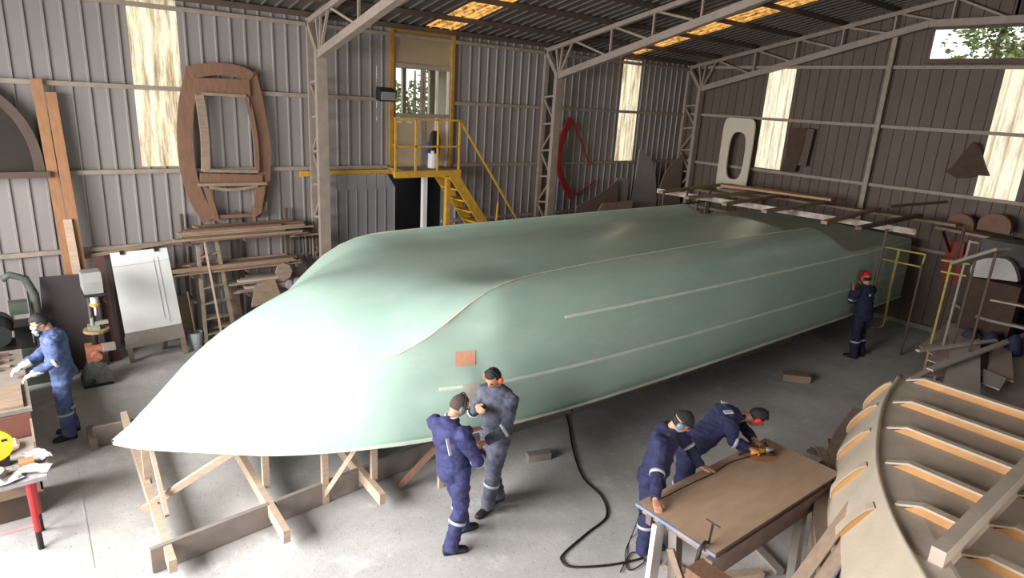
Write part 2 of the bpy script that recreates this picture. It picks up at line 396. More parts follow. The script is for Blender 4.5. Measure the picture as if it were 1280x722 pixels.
# yellow frame of the office opening with glazing
door_1 = thing('door_1', None, None, (0.05, 7.25, 3.0)); door_1['kind'] = 'structure'
for (a, b) in ((6.50, 6.58), (7.95, 8.02)):
    mb = MB(); mb.box(-.02, .10, a, b, 2.95, 5.72); part('yellow_post', mb, M_YELD, door_1)
for (a, b) in ((6.46, 6.50), (8.02, 8.06)): mb = MB(); mb.box(0, .03, a, b, 2.95, 5.72); part('side_flashing', mb, M_SHEET, door_1)
mb = MB(); mb.box(-.02, .08, 6.58, 7.95, 5.66, 5.72); part('head_rail', mb, M_YELD, door_1)
mb = MB(); mb.box(0, .07, 6.58, 7.95, 4.98, 5.07); part('transom_rail', mb, M_GIRT, door_1)
mb = MB(); mb.box(0, .07, 6.58, 7.95, 4.03, 4.10); part('mid_rail', mb, M_GIRT, door_1)
for a in (6.60, 7.24, 7.30, 7.60, 7.88):
    mb = MB(); mb.box(0.0, .05, a, a+.05, 2.97, 4.98) ; part('sash_stile', mb, M_GIRT if a < 7.5 else M_WHITE, door_1)
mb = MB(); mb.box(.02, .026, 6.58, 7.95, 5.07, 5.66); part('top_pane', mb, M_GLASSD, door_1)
mb = MB(); mb.box(.02, .026, 6.6, 7.26, 4.1, 4.98); part('pane', mb, M_GLASS, door_1)
mb = MB(); mb.box(.03, .036, 7.3, 7.93, 4.1, 4.98); part('pane', mb, M_GLASS, door_1)
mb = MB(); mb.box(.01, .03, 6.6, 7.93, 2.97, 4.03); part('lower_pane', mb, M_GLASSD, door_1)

# ================================================================ TRUSSES
def truss(name, Y, label, group, xo=.10, xi=.56, xmax=15.0):
    t = thing(name, label, 'truss', (xi, Y, 0), group); m = M_STEEL
    def P(nm, a, b, w, h, mm=m):
        q = MB(); q.bar(a, b, w, h); part(nm, q, mm, t)
    topz = roofz(0)-.17
    for side in (0, 1):
        X = (lambda x: x) if side == 0 else (lambda x: 15.2-x)
        P('column_chord', (X(xi), Y, 0), (X(xi), Y, 5.12), .20, .10)
        P('column_chord', (X(xo), Y, 0), (X(xo), Y, topz+.05), .12, .07)
        P('knee_strut', (X(xi), Y, 5.05), (X(xo), Y, topz), .12, .09)
        z = .25; k = 0
        while z < 4.7:
            P('brace', (X(xo), Y, z), (X(xi), Y, z+.05), .04, .04)
            if z+.65 < 5.1: P('brace', (X(xo if k % 2 else xi), Y, z), (X(xi if k % 2 else xo), Y, z+.6), .035, .035)
            z += .62; k += 1
        P('brace', (X(xi), Y, 5.05), (X(.62), Y, roofz(.62)-.17), .04, .04); P('brace', (X(xi), Y, 5.05), (X(.40), Y, roofz(.40)-.17), .04, .04)
        P('brace', (X(xi), Y, 5.05), (X(.95), Y, roofz(.95)-.17), .04, .04)
        P('top_chord', (X(xo), Y, topz), (X(7.6), Y, roofz(7.6)-.17), .10, .09)
        bz = lambda x: min(5.07+.262*(x-.56), 6.52)
        P('bottom_chord', (X(xi), Y, 5.07), (X(6.1), Y, bz(6.1)), .14, .14); P('bottom_chord', (X(6.1), Y, bz(6.1)), (X(7.6), Y, 6.53), .14, .14)
        xx = [.95, 2.1, 3.2, 4.3, 5.4, 6.5, 7.6]
        for i, x in enumerate(xx):
            if i > 0: P('web_post', (X(x), Y, bz(x)), (X(x), Y, roofz(x)-.17), .04, .04)
            if i < len(xx)-1: P('web_diagonal', (X(x), Y, roofz(x)-.17), (X(xx[i+1]), Y, bz(xx[i+1])), .04, .04)
    return t
truss('roof_truss', 4.87, 'cream lattice column and roof truss nearest the timber racks', None)
truss('roof_truss', 10.58, 'cream lattice column and roof truss beside the yellow stairs and red arc', None)
truss('roof_truss', 16.0, 'cream lattice column and roof truss against the back wall', None)

# ================================================================ THE UPTURNED HULL
HX, ZS = 4.93, .80
T_SHEER = [(.65, .0), (.81, .20), (1.35, .65), (2.01, 1.15), (2.75, 1.50), (3.41, 1.72), (4.5, 1.93), (6, 2.03), (8, 2.06), (12.7, 2.05), (15.6, 1.98)]
T_KEEL = [(.65, .80), (.81, .94), (1.14, 1.26), (1.44, 1.55), (1.68, 1.74), (2.02, 1.94), (2.48, 2.14), (2.97, 2.29), (3.63, 2.35), (4.84, 2.38), (6.88, 2.43), (9, 2.44), (15.6, 2.42)]
T_KO = [(.65, .0), (1.10, .02), (1.5, .30), (2.03, .67), (2.53, 1.0), (2.92, 1.32), (3.38, 1.60), (3.71, 1.68), (4.04, 1.66), (4.40, 1.60), (5.02, 1.50), (6.75, 1.43), (9.2, 1.41), (15.6, 1.40)]
T_KZ = [(.65, .80), (1.10, 1.20), (1.5, 1.30), (2.03, 1.40), (2.53, 1.52), (2.92, 1.67), (3.38, 1.92), (3.71, 2.14), (4.04, 2.31), (4.40, 2.41), (5.02, 2.455), (6.75, 2.48), (9.2, 2.50), (15.6, 2.50)]
def smooth(a, b, x): t = max(0, min(1, (x-a)/(b-a))); return t*t*(3-2*t)
def half(Y):
    hs = interp(T_SHEER, Y); kz = interp(T_KEEL, Y); ko = min(interp(T_KO, Y), hs+.0); kk = interp(T_KZ, Y) if Y > 3.4 else min(interp(T_KZ, Y), kz)
    b = smooth(3.2, 4.4, Y)
    s = hs/2.06
    up = smooth(5.0, 8.5, Y)
    w = max(.02, hs-ko)
    aft = [(hs, ZS), (hs+.01, 1.34), (hs, kk-.64), (hs-.07*w, kk-.38), (hs-.26*w, kk-.185), (hs-.54*w, kk-.07), (hs-.8*w, kk-.022), (ko, kk)]
    ts = [0, .26, .5, .62, .74, .84, .93, 1.0]
    fwd = [(hs+(ko-hs)*t-.03*math.sin(PI*t)*min(1, hs), ZS+(kk-ZS)*t) for t in ts]
    top = [Vector((f[0]*(1-b)+a[0]*b, 0, f[1]*(1-b)+a[1]*b)) for f, a in zip(fwd, aft)]
    vb = smooth(3.7, 5.4, Y)
    vo = .62*ko*(1-vb)+1.04*vb; vz = (kk+(kz-kk)*.48)*(1-vb)+(kk-.15)*vb
    bot = [Vector((ko, 0, kk)), Vector((ko-.10*vb-.22*ko*(1-vb), 0, kk+(kz-kk)*.22*(1-vb)-.07*vb)), Vector((vo, 0, vz)), Vector((vo*.62, 0, vz+(kz-vz)*.45)), Vector((vo*.25, 0, vz+(kz-vz)*.88)), Vector((0, 0, kz))]
    # the bottom stops short of the stern: a lower deck step runs on to the transom
    st = smooth(12.0, 12.7, Y)
    tp = spline(top, 29); bt = spline(bot[0:], 19)
    if st > 0:
        for p in tp+bt:
            cap = 2.14-.02*abs(p.x); 
            if p.z > cap: p.z = p.z*(1-st)+cap*st
    return tp+bt[1:]
YS = [.65+.0, .70, .76, .84, .95]+[1.1+.14*i for i in range(38)]+[6.5+.35*i for i in range(15)]+[11.7+.12*i for i in range(11)]+[13.2+.4*i for i in range(6)]+[15.45]
mb = MB(); secs = []
for Y in YS:
    h = half(Y); L = [(HX+p.x, Y, p.z) for p in h]+[(HX-p.x, Y, p.z) for p in reversed(h[:-1])]; secs.append(L)
n = len(secs[0])
for s_ in secs: mb.v += [Vector(p) for p in s_]
for i in range(len(secs)-1):
    for k in range(n-1): mb.f.append((i*n+k, i*n+k+1, (i+1)*n+k+1, (i+1)*n+k))
mb.f.append(tuple((len(secs)-1)*n+k for k in range(n)))
def hull_mat():
    m = bpy.data.materials.new('pale_green_gelcoat'); m.use_nodes = True; nt = m.node_tree; N = nt.nodes; L = nt.links
    b = N['Principled BSDF']; b.inputs['Roughness'].default_value = .42; b.inputs['Specular IOR Level'].default_value = .45
    tc = N.new('ShaderNodeTexCoord'); mp = N.new('ShaderNodeMapping'); mp.inputs['Scale'].default_value = (1, .45, 1); L.new(tc.outputs['Object'], mp.inputs[0])
    def nz(s, d=4, r=.55):
        x = N.new('ShaderNodeTexNoise'); x.inputs['Scale'].default_value = s; x.inputs['Detail'].default_value = d; x.inputs['Roughness'].default_value = r; L.new(mp.outputs[0], x.inputs[0]); return x
    def rp(src, p0, c0, p1, c1):
        x = N.new('ShaderNodeValToRGB'); x.color_ramp.elements[0].position = p0; x.color_ramp.elements[1].position = p1
        x.color_ramp.elements[0].color = (*c0, 1); x.color_ramp.elements[1].color = (*c1, 1); L.new(src, x.inputs[0]); return x
    a = rp(nz(1.1).outputs[0], .3, rgb(148, 174, 160), .7, rgb(168, 192, 178))
    d = rp(nz(3.5, 7, .7).outputs[0], .5, (0, 0, 0), .75, (1, 1, 1))
    wc = N.new('ShaderNodeRGB'); wc.outputs[0].default_value = (*rgb(188, 198, 188), 1)
    sm = N.new('ShaderNodeMath'); sm.operation = 'MULTIPLY'; sm.inputs[1].default_value = .5; L.new(d.outputs[0], sm.inputs[0])
    x = N.new('ShaderNodeMix'); x.data_type = 'RGBA'; L.new(sm.outputs[0], x.inputs[0]); L.new(a.outputs[0], x.inputs[6]); L.new(wc.outputs[0], x.inputs[7])
    L.new(x.outputs[2], b.inputs['Base Color'])
    rr = N.new('ShaderNodeMapRange'); rr.inputs[3].default_value = .24; rr.inputs[4].default_value = .46; L.new(nz(4, 5).outputs[0], rr.inputs[0]); L.new(rr.outputs[0], b.inputs['Roughness'])
    bp = N.new('ShaderNodeBump'); bp.inputs['Strength'].default_value = .08; bp.inputs['Distance'].default_value = .03; L.new(nz(2.2, 3).outputs[0], bp.inputs['Height']); L.new(bp.outputs[0], b.inputs['Normal'])
    return m
M_HULL = hull_mat(); M_SEAM = mat('pale_seam_filler', (206, 216, 200), .6, .12, 6)
hull = thing('boat_hull', 'huge upturned pale green boat hull resting on timber cradles', 'boat', (HX, 8.0, ZS))
shell = part('shell', mb, M_HULL, hull, smooth=True)
sol = shell.modifiers.new('thickness', 'SOLIDIFY'); sol.thickness = .03; sol.offset = -1
me = shell.data
try: me.set_sharp_from_angle(angle=math.radians(24))
except Exception: pass
def on_hull(Y, z=None, idx=None, side=1, out=.004):
    h = half(Y)
    if z is not None:
        for i in range(len(h)-1):
            if h[i].z <= z <= h[i+1].z: break
        t = (z-h[i].z)/max(1e-6, h[i+1].z-h[i].z); p = h[i].lerp(h[i+1], t); tn = (h[i+1]-h[i]).normalized()
    else: p = h[idx]; tn = (h[min(idx+1, len(h)-1)]-h[max(idx-1, 0)]).normalized()
    nrm = Vector((tn.z, 0, -tn.x)); 
    if nrm.x < 0: nrm = -nrm
    return Vector((HX+side*(p.x+nrm.x*out), Y, p.z+nrm.z*out)), Vector((side*tn.x, 0, tn.z))
def strip(name, ya, yb, zf, w, side, m=M_SEAM, idx=None, h=.006):
    q = MB(); rs = []
    nn = int((yb-ya)/.25)+2
    for i in range(nn):
        Y = ya+(yb-ya)*i/(nn-1)
        p, tn = on_hull(Y, zf(Y) if zf else None, idx, side, 0)
        nrm = Vector((side*tn.z*side, 0, -tn.x*side)) if False else (p-on_hull(Y, zf(Y) if zf else None, idx, side, -.05)[0]).normalized()
        rs.append([p-tn*w/2-nrm*.006, p-tn*w/2+nrm*h*.5, p+nrm*h, p+tn*w/2+nrm*h*.5, p+tn*w/2-nrm*.006])
    q.rings(rs); return part(name, q, m, hull)
for side in (1, -1):
    strip('lower_seam', 3.6, 15.4, lambda Y: 1.37, .04, side)
    strip('upper_seam', 5.2, 15.4, lambda Y: 2.03, .035, side)
    q = MB(); rs = []
    for Y in YS:
        p, tn = on_hull(Y, ZS+.001, None, side, 0); sx = side
        rs.append([(p.x-.03*sx, Y, ZS-.015), (p.x+.022*sx, Y, ZS-.015), (p.x+.024*sx, Y, ZS+.02), (p.x-.03*sx, Y, ZS+.02)])
    q.rings(rs); part('sheer_flange', q, M_SEAM, hull)
for side in (1, -1):
    strip('chine_line', 1.5, 5.2, None, .022, side, mat('peach_chine_line', (204, 186, 166), .6, .1), 28, .004)
    strip('chine_line', 5.2, 11.9, None, .022, side, M_SEAM, 28, .004)
# salmon coloured filler patches on the near side
def patch(y0, y1, z0, z1, side=1, m=None, lab='small salmon coloured square patch'):
    q = MB(); N_ = 5; g = []
    for i in range(N_):
        for j in range(N_):
            p, _ = on_hull(y0+(y1-y0)*i/(N_-1), z0+(z1-z0)*j/(N_-1), None, side, .006); g.append(p)
    q.v = g; q.f = [(i*N_+j, (i+1)*N_+j, (i+1)*N_+j+1, i*N_+j+1) for i in range(N_-1) for j in range(N_-1)]
    return part('filler_patch', q, m or mat('salmon_filler', (208, 152, 122), .8, .12, 14), hull, lab)
patch(3.78, 4.00, 1.62, 1.79)
patch(3.86, 4.06, 1.0, 1.40, 1, mat('pale_pink_filler', (182, 176, 160), .8, .12, 10), 'pale pinkish upright patch behind the standing pair')

def ray(px, py): return _f + _r*((px-640)/FPX) + _u*((361-py)/FPX)
def AT(px, py, ax, val):              # the point seen at a pixel on a world plane (x, y or z = val)
    d = ray(px, py); return CAM + d*((val-CAM[ax])/d[ax])
def rect_lofted(mb, pts, w, h, up=(0, 0, 1)):   # bar bent along points
    pts = [Vector(p) for p in pts]; rs = []; up = Vector(up)
    for i, p in enumerate(pts):
        t = (pts[min(i+1, len(pts)-1)]-pts[max(i-1, 0)]).normalized(); s = t.cross(up).normalized(); u2 = s.cross(t)
        rs.append([p-s*w/2-u2*h/2, p+s*w/2-u2*h/2, p+s*w/2+u2*h/2, p-s*w/2+u2*h/2])
    return mb.rings(rs)
def bar_solo(name, a, b, w, h, m, label, cat, group=None, up=(0, 0, 1)):
    q = MB(); q.bar(a, b, w, h, up); return solo(name, q, m, label, cat, group)

MJ = mat('pale_joint_filler', (188, 186, 184), .8)
q = MB(); q.bar(AT(96, 585, 2, .002), AT(117, 710, 2, .002), .02, .004); part('expansion_joint', q, MJ, floor)
q = MB(); q.bar(AT(120, 700, 2, .002), AT(203, 674, 2, .002), .015, .004); part('expansion_joint', q, MJ, floor)

# ================================================================ HULL CRADLE
cr_ = thing('hull_cradle', 'timber cradle of cross beams and edge-on planks under the hull bow', 'cradle', (5.6, 2.2, 0))
def cp(name, a, b, w, h, m, label=None, up=(0, 0, 1)):
    q = MB(); q.bar(a, b, w, h, up); return part(name, q, m, cr_, label)
for y0, y1 in ((.72, 1.86), (1.93, 2.92), (2.99, 4.1), (4.12, 6.4), (6.45, 9.5), (9.55, 12.6)):
    x = lambda y: 6.2-.09*(y-.7) if y < 4.2 else 5.9+.02*(y-4.2)
    cp('edge_plank', (x(y0), y0, .14), (x(y1), y1, .14), .05, .26, M_GREY)
for y0, y1 in ((.6, 3.3), (3.4, 7.4), (7.5, 12.6)): cp('edge_plank', (3.35, y0, .14), (3.6, y1, .14), .05, .26, M_GREY)
for (y, x0, x1) in ((.90, 3.3, 6.45), (1.90, 3.2, 6.62), (2.98, 3.1, 6.58)):
    cp('cross_beam', (x0, y+.06, .30), (x1, y-.04, .18), .07, .14, M_WOOD)
for (y, x0, x1) in ((5.0, 2.8, 6.7), (7.2, 2.8, 6.8), (9.6, 2.8, 6.8), (12.0, 2.8, 6.8)):
    cp('cross_beam', (x0+.5, y, .34), (x1-.6, y, .34), .08, .14, M_GREY)
    for X in (HX-1.2, HX+1.2): cp('prop', (X, y, .41), (X, y, .79), .08, .08, M_GREY)
for (x, y, zt) in ((4.98, .93, .86), (5.75, 1.95, .80), (4.6, 1.95, .8), (6.25, 3.0, .80), (6.05, 2.50, .80), (6.5, 3.75, .80), (3.9, 1.95, .8), (3.6, 3.0, .8)):
    cp('prop', (x, y, .24 if y in (.93, 1.95, 3.0) else 0), (x, y, zt), .07, .05, M_WOOD)
cp('raking_brace', (5.72, 1.72, .80), (5.40, .80, .20), .05, .07, M_WOOD)
cp('raking_brace', (6.35, 2.76, .80), (6.02, 2.46, .03), .04, .05, M_WOOD)
cp('raking_brace', (4.95, .98, .80), (5.75, .96, .27), .04, .06, M_WOOD)
cp('raking_brace', (6.6, 3.85, .80), (6.3, 3.3, .05), .05, .06, M_WOODR)
q = MB(); q.box(3.05, 3.45, .55, .63, 0, .16); solo('timber_block', q, M_GREY, 'short grey timber block on the floor left of the hull bow tip', 'block')
q = MB(); q.bar((7.0, 10.6, .06), (7.35, 10.9, .06), .22, .12); solo('timber_block', q, M_WOOD2, 'timber block lying in shade under the hull side near the red-capped worker', 'block')
q = MB(); q.bar((6.62, 5.0, .05), (6.72, 5.3, .05), .12, .1); solo('timber_block', q, M_GREY, 'small grey timber block under the hull where the dark hose starts', 'block')
# hose over the floor
pts = [AT(x, y, 2, .014) for x, y in ((708, 518), (712, 535), (716, 560), (728, 595), (752, 620), (758, 645), (735, 665), (706, 690), (702, 700), (715, 708), (760, 706), (800, 698), (802, 694))]
q = MB(); q.tube(spline(pts, 70), .012, 6); solo('air_hose', q, M_BLACK, 'dark hose snaking over the floor from the hull to the bench workers', 'hose', smooth=True)

# ================================================================ STAIRS AND PLATFORM
st = thing('steel_stair', 'yellow steel platform and stair with handrails on the left wall', 'stairs', (.6, 7.2, 0))
def sp(name, a, b, w, h, m=M_YEL, lab=None, up=(0, 0, 1)): q = MB(); q.bar(a, b, w, h, up); return part(name, q, m, st, lab)
q = MB(); q.box(.13, .80, 6.42, 7.74, 3.0, 3.03); part('platform_plate', q, M_GREY, st, 'dusty platform plate')
sp('edge_beam', (.83, 6.20, 2.96), (.83, 7.75, 2.96), .05, .13); sp('edge_beam', (.83, 6.22, 2.96), (.13, 6.55, 2.96), .05, .12); sp('edge_beam', (.83, 7.74, 2.96), (.13, 7.74, 2.96), .05, .12)
sp('wall_beam', (.10, 4.6, 2.93), (.10, 7.9, 2.93), .06, .10)
RX = .83
for y in (6.22, 6.42+.25, 7.18, 7.70):
    sp('rail_post', (RX, y, 3.0), (RX, y, 4.02), .035, .035)
for z in (4.02, 3.50):
    sp('rail', (RX, 6.22, z), (RX, 7.70, z), .035, .035); sp('rail', (RX, 6.22, z), (.14, 6.55, z), .03, .03)
# flight descends along the wall towards the back wall
p0, p1 = Vector((.83, 7.45, 3.0)), Vector((.83, 9.05, 0.9))
dirn = (p1-p0).normalized(); p1 = p0+dirn*((3.0)/-dirn.z)
for X in (.83, .16): sp('stringer', (X, p0.y+.1, 2.95), (X, p1.y+.1, 0.02), .04, .20)
n_ = 12
for k in range(n_):
    t = (k+.6)/n_; c = p0.lerp(p1, t); sp('tread', (.18, c.y+.05, c.z), (.81, c.y+.05, c.z), .24, .03, M_YEL if k < 20 else M_GREY)
sp('hand_rail', (RX, 7.70, 4.02), (RX, 7.70+(p1.y-p0.y), 1.05), .035, .035)
for t in (.52, .97):
    sp('rail_post', (RX, 7.55+(p1.y-p0.y)*t, 3.0*(1-t)+.05), (RX, 7.60+(p1.y-p0.y)*t, 3.0*(1-t)+.85), .035, .035)
sp('support_post', (.55, 7.62, 0), (.55, 7.62, 2.95), .09, .09)
sp('support_post', (.10, 7.32, 0), (.10, 7.32, 2.95), .10, .10, M_WHITE, 'off-white post')
# sliding sheet door below the platform
mb = MB()
y0, y1 = 5.10, 6.58
sd = thing('door_2', None, None, (.2, 5.9, 0)); sd['kind'] = 'structure'
for k in range(7):
    a = y0+k*(y1-y0)/7; b = y0+(k+1)*(y1-y0)/7
    q = MB(); zt = 2.90 if k < 6 else 2.90
    if k < 6: q.prism([(.14, a, 0), (.14, b-.012, 0), (.14, b-.012, zt), (.14, a, zt)], (.03, 0, 0))
    else: q.prism([(.14, a, 0), (.14, b, 0), (.14, b, 2.62), (.14, a+.02, zt), (.14, a, zt)], (.03, 0, 0))
    q.box(.17, .19, b-.03, b-.012, 0, 2.6); part('door_board', q, mat('pale_steel_door', (134, 132, 134), .55, .12, 2), sd)
# floodlight on the wall
fl_ = thing('floodlight', 'dark floodlight on a bracket left of the yellow-framed window', 'floodlight', AT(479, 117, 0, .35))
c = AT(479, 117, 0, .35)
q = MB(); q.prism([c+Vector((.0, -.16, -.11)), c+Vector((.16, -.16, -.14)), c+Vector((.22, -.16, .05)), c+Vector((.02, -.16, .12))], (0, .34, 0)); part('housing', q, M_BLACK, fl_)
q = MB(); q.obox(c+Vector((.205, 0, -.04)), (.012, 0, 0), (0, .15, 0), (0, 0, .075)); part('glass', q, mat('grey_glass', (120, 124, 118), .15, .1), fl_, 'pale glass front')
q = MB(); q.bar(c, (0.06, c.y, c.z+.05), .03, .03); part('bracket', q, M_IRON, fl_)

# ================================================================ LEFT WALL
# big timber pattern frame hung on the wall
def W(px, py, X=.18): return AT(px, py, 0, X)
fr = thing('pattern_frame', 'large reddish-brown curved timber frame hung on the left wall', 'frame', (.15, 3.3, 2.2))
def ribbon(name, pix, w, X=.16, d=.05, m=M_WOODR, parent=None, n=24, closed=False, lab=None):
    pts = spline([AT(a, b, 0, X) for a, b in pix], n); q = MB()
    rect_lofted(q, pts, d, w, up=(1, 0, 0)) if False else None
    rs = []
    for i, p in enumerate(pts):
        t = (pts[min(i+1, n-1)]-pts[max(i-1, 0)]).normalized(); s = t.cross(Vector((1, 0, 0))).normalized()
        rs.append([p-s*w/2-Vector((d/2, 0, 0)), p+s*w/2-Vector((d/2, 0, 0)), p+s*w/2+Vector((d/2, 0, 0)), p-s*w/2+Vector((d/2, 0, 0))])
    q.rings(rs); return part(name, q, m, parent, lab)
ribbon('side_board', [(242, 85), (232, 140), (233, 200), (245, 245), (262, 275)], .24, .15, .04, parent=fr)
ribbon('side_board', [(312, 90), (322, 130), (331, 190), (328, 240), (318, 270)], .20, .15, .04, parent=fr)
ribbon('top_board', [(238, 90), (270, 86), (300, 90), (314, 98)], .20, .17, .05, parent=fr, n=8)
ribbon('cross_board', [(243, 108), (312, 110)], .28, .20, .04, parent=fr, n=2)
ribbon('inner_frame', [(249, 118), (256, 170), (257, 214)], .13, .22, .05, M_WOOD2, fr, 8, lab='paler inner frame board')
ribbon('inner_frame', [(305, 118), (317, 160), (322, 214)], .06, .22, .05, M_WOODR, fr, 8)
ribbon('inner_frame', [(252, 117), (307, 120)], .05, .23, .05, M_WOOD2, fr, 4, lab='paler inner frame board')
ribbon('inner_frame', [(255, 213), (322, 214)], .05, .23, .06, M_WOOD2, fr, 4, lab='paler inner frame board')
ribbon('cross_board', [(250, 222), (328, 224)], .16, .19, .04, parent=fr, n=3)
ribbon('ledge', [(248, 231), (333, 229)], .05, .25, .07, M_WOOD2, fr, 3)
ribbon('lower_arc', [(262, 234), (290, 237), (322, 232)], .05, .24, .05, M_WOOD2, fr, 8)
for pix in ([(253, 232), (268, 275), (274, 277), (262, 236)], [(318, 233), (316, 272), (326, 265), (331, 232)]):
    q = MB(); q.prism([AT(a, b, 0, .2) for a, b in pix], (.05, 0, 0)); part('gusset', q, M_WOODR, fr)
ribbon('bottom_rail', [(266, 271), (322, 268)], .06, .2, .05, parent=fr, n=3)
# arched panel at the far left
ar = thing('arched_board', 'dark arched panel with a timber rim at the far left of the wall', 'panel', (.15, -.2, 3.0))
q = MB(); cy, hw, zb, hh = -.38, 1.06, 3.08, 1.35
arc = [(.12, cy+hw*math.cos(a), zb+hh*math.sin(a)**.9) for a in [PI*k/24 for k in range(25)]]
q.prism(arc, (.03, 0, 0)); part('backing', q, mat('dark_stained_ply', (48, 40, 34), .85, .3, 3), ar)
q = MB(); rs = []
for k in range(25):
    a = PI*k/24; c_, s_ = math.cos(a), math.sin(a)**.9
    rs.append([(.13, cy+(hw-.13)*c_, zb+(hh-.13)*s_), (.13, cy+hw*c_, zb+hh*s_), (.22, cy+hw*c_, zb+hh*s_), (.22, cy+(hw-.13)*c_, zb+(hh-.13)*s_)])
q.rings(rs); part('rim', q, M_STEELD, ar)
q = MB(); q.box(.12, .30, cy-hw-.03, cy+hw+.05, zb-.09, zb); part('sill', q, M_STEELD, ar)
# tall timbers leaning on the wall
G = 'tall timbers leaning on the left wall'
for i, (ya, yb, zt, m, xb, lab) in enumerate([(.73, .84, 4.40, M_TIMB, .34, 'tallest reddish timber leaning on the left wall beside the arched panel'), (.88, 1.00, 4.22, M_TIMB, .36, 'second reddish timber leaning on the wall, right of the tallest'), (.86, .93, 2.35, M_WOOD, .47, 'short pale offcut board standing in front of the two tall timbers')]):
    bar_solo('leaning_timber', (xb, yb, .02), (.14+.02*i+(.12 if i == 2 else 0), ya, zt), .135 if i < 2 else .11, .04, m, lab, 'timber', G, up=(1, 0, 0))
# dark board
q = MB(); q.prism([(.62, .30, 0), (.62, 1.13, 0), (.50, 1.06, 1.52), (.50, .40, 1.54)], (.02, 0, 0)); solo('dark_board', q, mat('dark_brown_ply', (66, 58, 58), .7, .12, 3), 'large dark brown board leaning behind the drill press', 'board')
# green bandsaw behind the left worker
bs = thing('bandsaw', 'old green bandsaw frame left of the dark board', 'bandsaw', (.75, .18, 0))
MG = mat('faded_green_machine', (76, 84, 72), .6, .25, 6)
q = MB(); q.tube([(.75, .28, .1), (.75, .30, .9), (.75, .30, 1.35), (.75, .22, 1.6), (.75, .05, 1.68), (.75, -.05, 1.62)], [.06, .06, .06, .055, .05, .05], 8); part('column', q, MG, bs, smooth=True)
q = MB(); q.box(.68, .86, -.02, .20, 1.1, 1.28); part('guard', q, MG, bs)
q = MB(); q.box(.6, .92, -.05, .35, 0, .55); part('base', q, MG, bs)
q = MB(); q.box(.55, .95, -.1, .3, .9, .94); q.box(.7, .8, .0, .2, .55, .9); part('table', q, M_IRON, bs)
# drill press
dp = thing('drill_press', 'pillar drill press with a grey head and dusty orange motor base', 'drill press', (1.25, .9, 0))
q = MB(); q.box(1.02, 1.45, .70, 1.08, 0, .06); q.box(1.12, 1.34, .78, 1.0, .06, .12); part('base', q, M_IRON, dp)
q = MB(); q.cyl((1.22, .93, .1), (1.22, .93, 1.5), .045); part('column', q, M_IRON, dp, smooth=True)
q = MB()
q.prism([(1.00, .86, 1.46), (1.42, .86, 1.44), (1.44, .86, 1.62), (1.34, .86, 1.74), (1.02, .86, 1.72)], (0, .24, 0)); part('head', q, mat('light_grey_enamel', (150, 150, 146), .5, .12, 8), dp, 'pale grey head')
q = MB(); q.box(1.16, 1.45, .85, 1.12, 1.40, 1.44); part('belt_guard', q, M_IRON, dp)
q = MB(); q.cyl((1.32, .98, 1.40), (1.32, .98, 1.22), .05); q.cyl((1.32, .98, 1.22), (1.32, .98, 1.08), .018); part('quill', q, M_WHITE, dp, smooth=True)
q = MB(); q.cyl((1.32, .98, 1.27), (1.32, .98, 1.24), .07); part('depth_collar', q, M_YEL, dp)
q = MB()
for a in (0, 2.1, 4.2): q.bar((1.34, 1.1, 1.3), (1.34+.13*math.cos(a), 1.14, 1.3+.13*math.sin(a)), .014, .014)
part('feed_handle', q, M_IRON, dp)
q = MB(); q.cyl((1.33, .96, .84), (1.33, .96, .88), .17, 16); q.box(1.2, 1.3, .9, 1.0, .78, .88); part('work_table', q, mat('dusty_brass', (150, 128, 84), .6, .3, 14), dp)
q = MB(); q.box(1.24, 1.42, .86, 1.0, .88, .94); q.box(1.30, 1.36, .95, 1.12, .94, .99); q.cyl((1.33, .92, .94), (1.33, .92, 1.05), .025); part('vice', q, mat('grey_green_metal', (140, 140, 126), .5, .2, 12), dp)
q = MB(); q.box(1.12, 1.36, .80, 1.02, .36, .60); q.cyl((1.36, .91, .48), (1.48, .91, .48), .07); part('motor', q, mat('dusty_orange', (176, 112, 84), .8, .4, 22), dp, 'dusty orange motor')
q = MB()
for k in range(7): q.ball((1.15+.045*k, .82+.03*(k % 3), .10+.02*(k % 2)), .07, .06, .05, 8, 6)
part('shavings_heap', q, M_IRON, dp)
q = MB(); q.rings([[(1.05, .70, .06), (1.48, .70, .06), (1.48, 1.10, .06), (1.05, 1.10, .06)], [(1.15, .82, .38), (1.36, .82, .38), (1.36, 1.02, .38), (1.15, 1.02, .38)]]); part('dust_hood', q, mat('sooty_grey', (84, 84, 82), .85, .5, 16), dp)
q = MB(); q.box(1.40, 1.5, 1.0, 1.16, .56, .66); part('switch_box', q, M_GREY, dp)
# whiteboard panel on legs
wb = thing('white_panel_stand', 'white sheet panel on a timber stand in front of the racks', 'panel', (.62, 1.8, 0))
def Wt(y, z): return Vector((.72-.14*z, y, z))
pc = [AT(137, 316, 0, .46), AT(208, 309, 0, .46), AT(227, 403, 0, .66), AT(156, 416, 0, .66)]
q = MB(); q.prism(pc, (.025, 0, 0)); part('panel', q, M_WHITE, wb)
pb = [AT(156, 416, 0, .66), AT(227, 403, 0, .66), AT(231, 420, 0, .68), AT(157, 436, 0, .68)]
q = MB(); q.prism([p+Vector((.01, 0, 0)) for p in pb], (.03, 0, 0)); part('bottom_board', q, M_GREY, wb)
for a, b in ((.66, 1.42), (.66, 2.22)):
    q = MB(); q.bar((a+.0, b, .42), (a+.04, b+.04, 0), .07, .09); part('leg', q, M_WOOD2, wb)
q = MB(); q.bar((.62, 2.02, .42), (.3, 2.0, 0), .07, .09); part('leg', q, M_WOOD2, wb)
q = MB()
for t in (.2, .8): c = pc[0].lerp(pc[1], t); q.box(c.x-.01, c.x+.05, c.y-.03, c.y+.03, c.z-.04, c.z+.02)
part('clip', q, M_BLACK, wb)
q = MB()
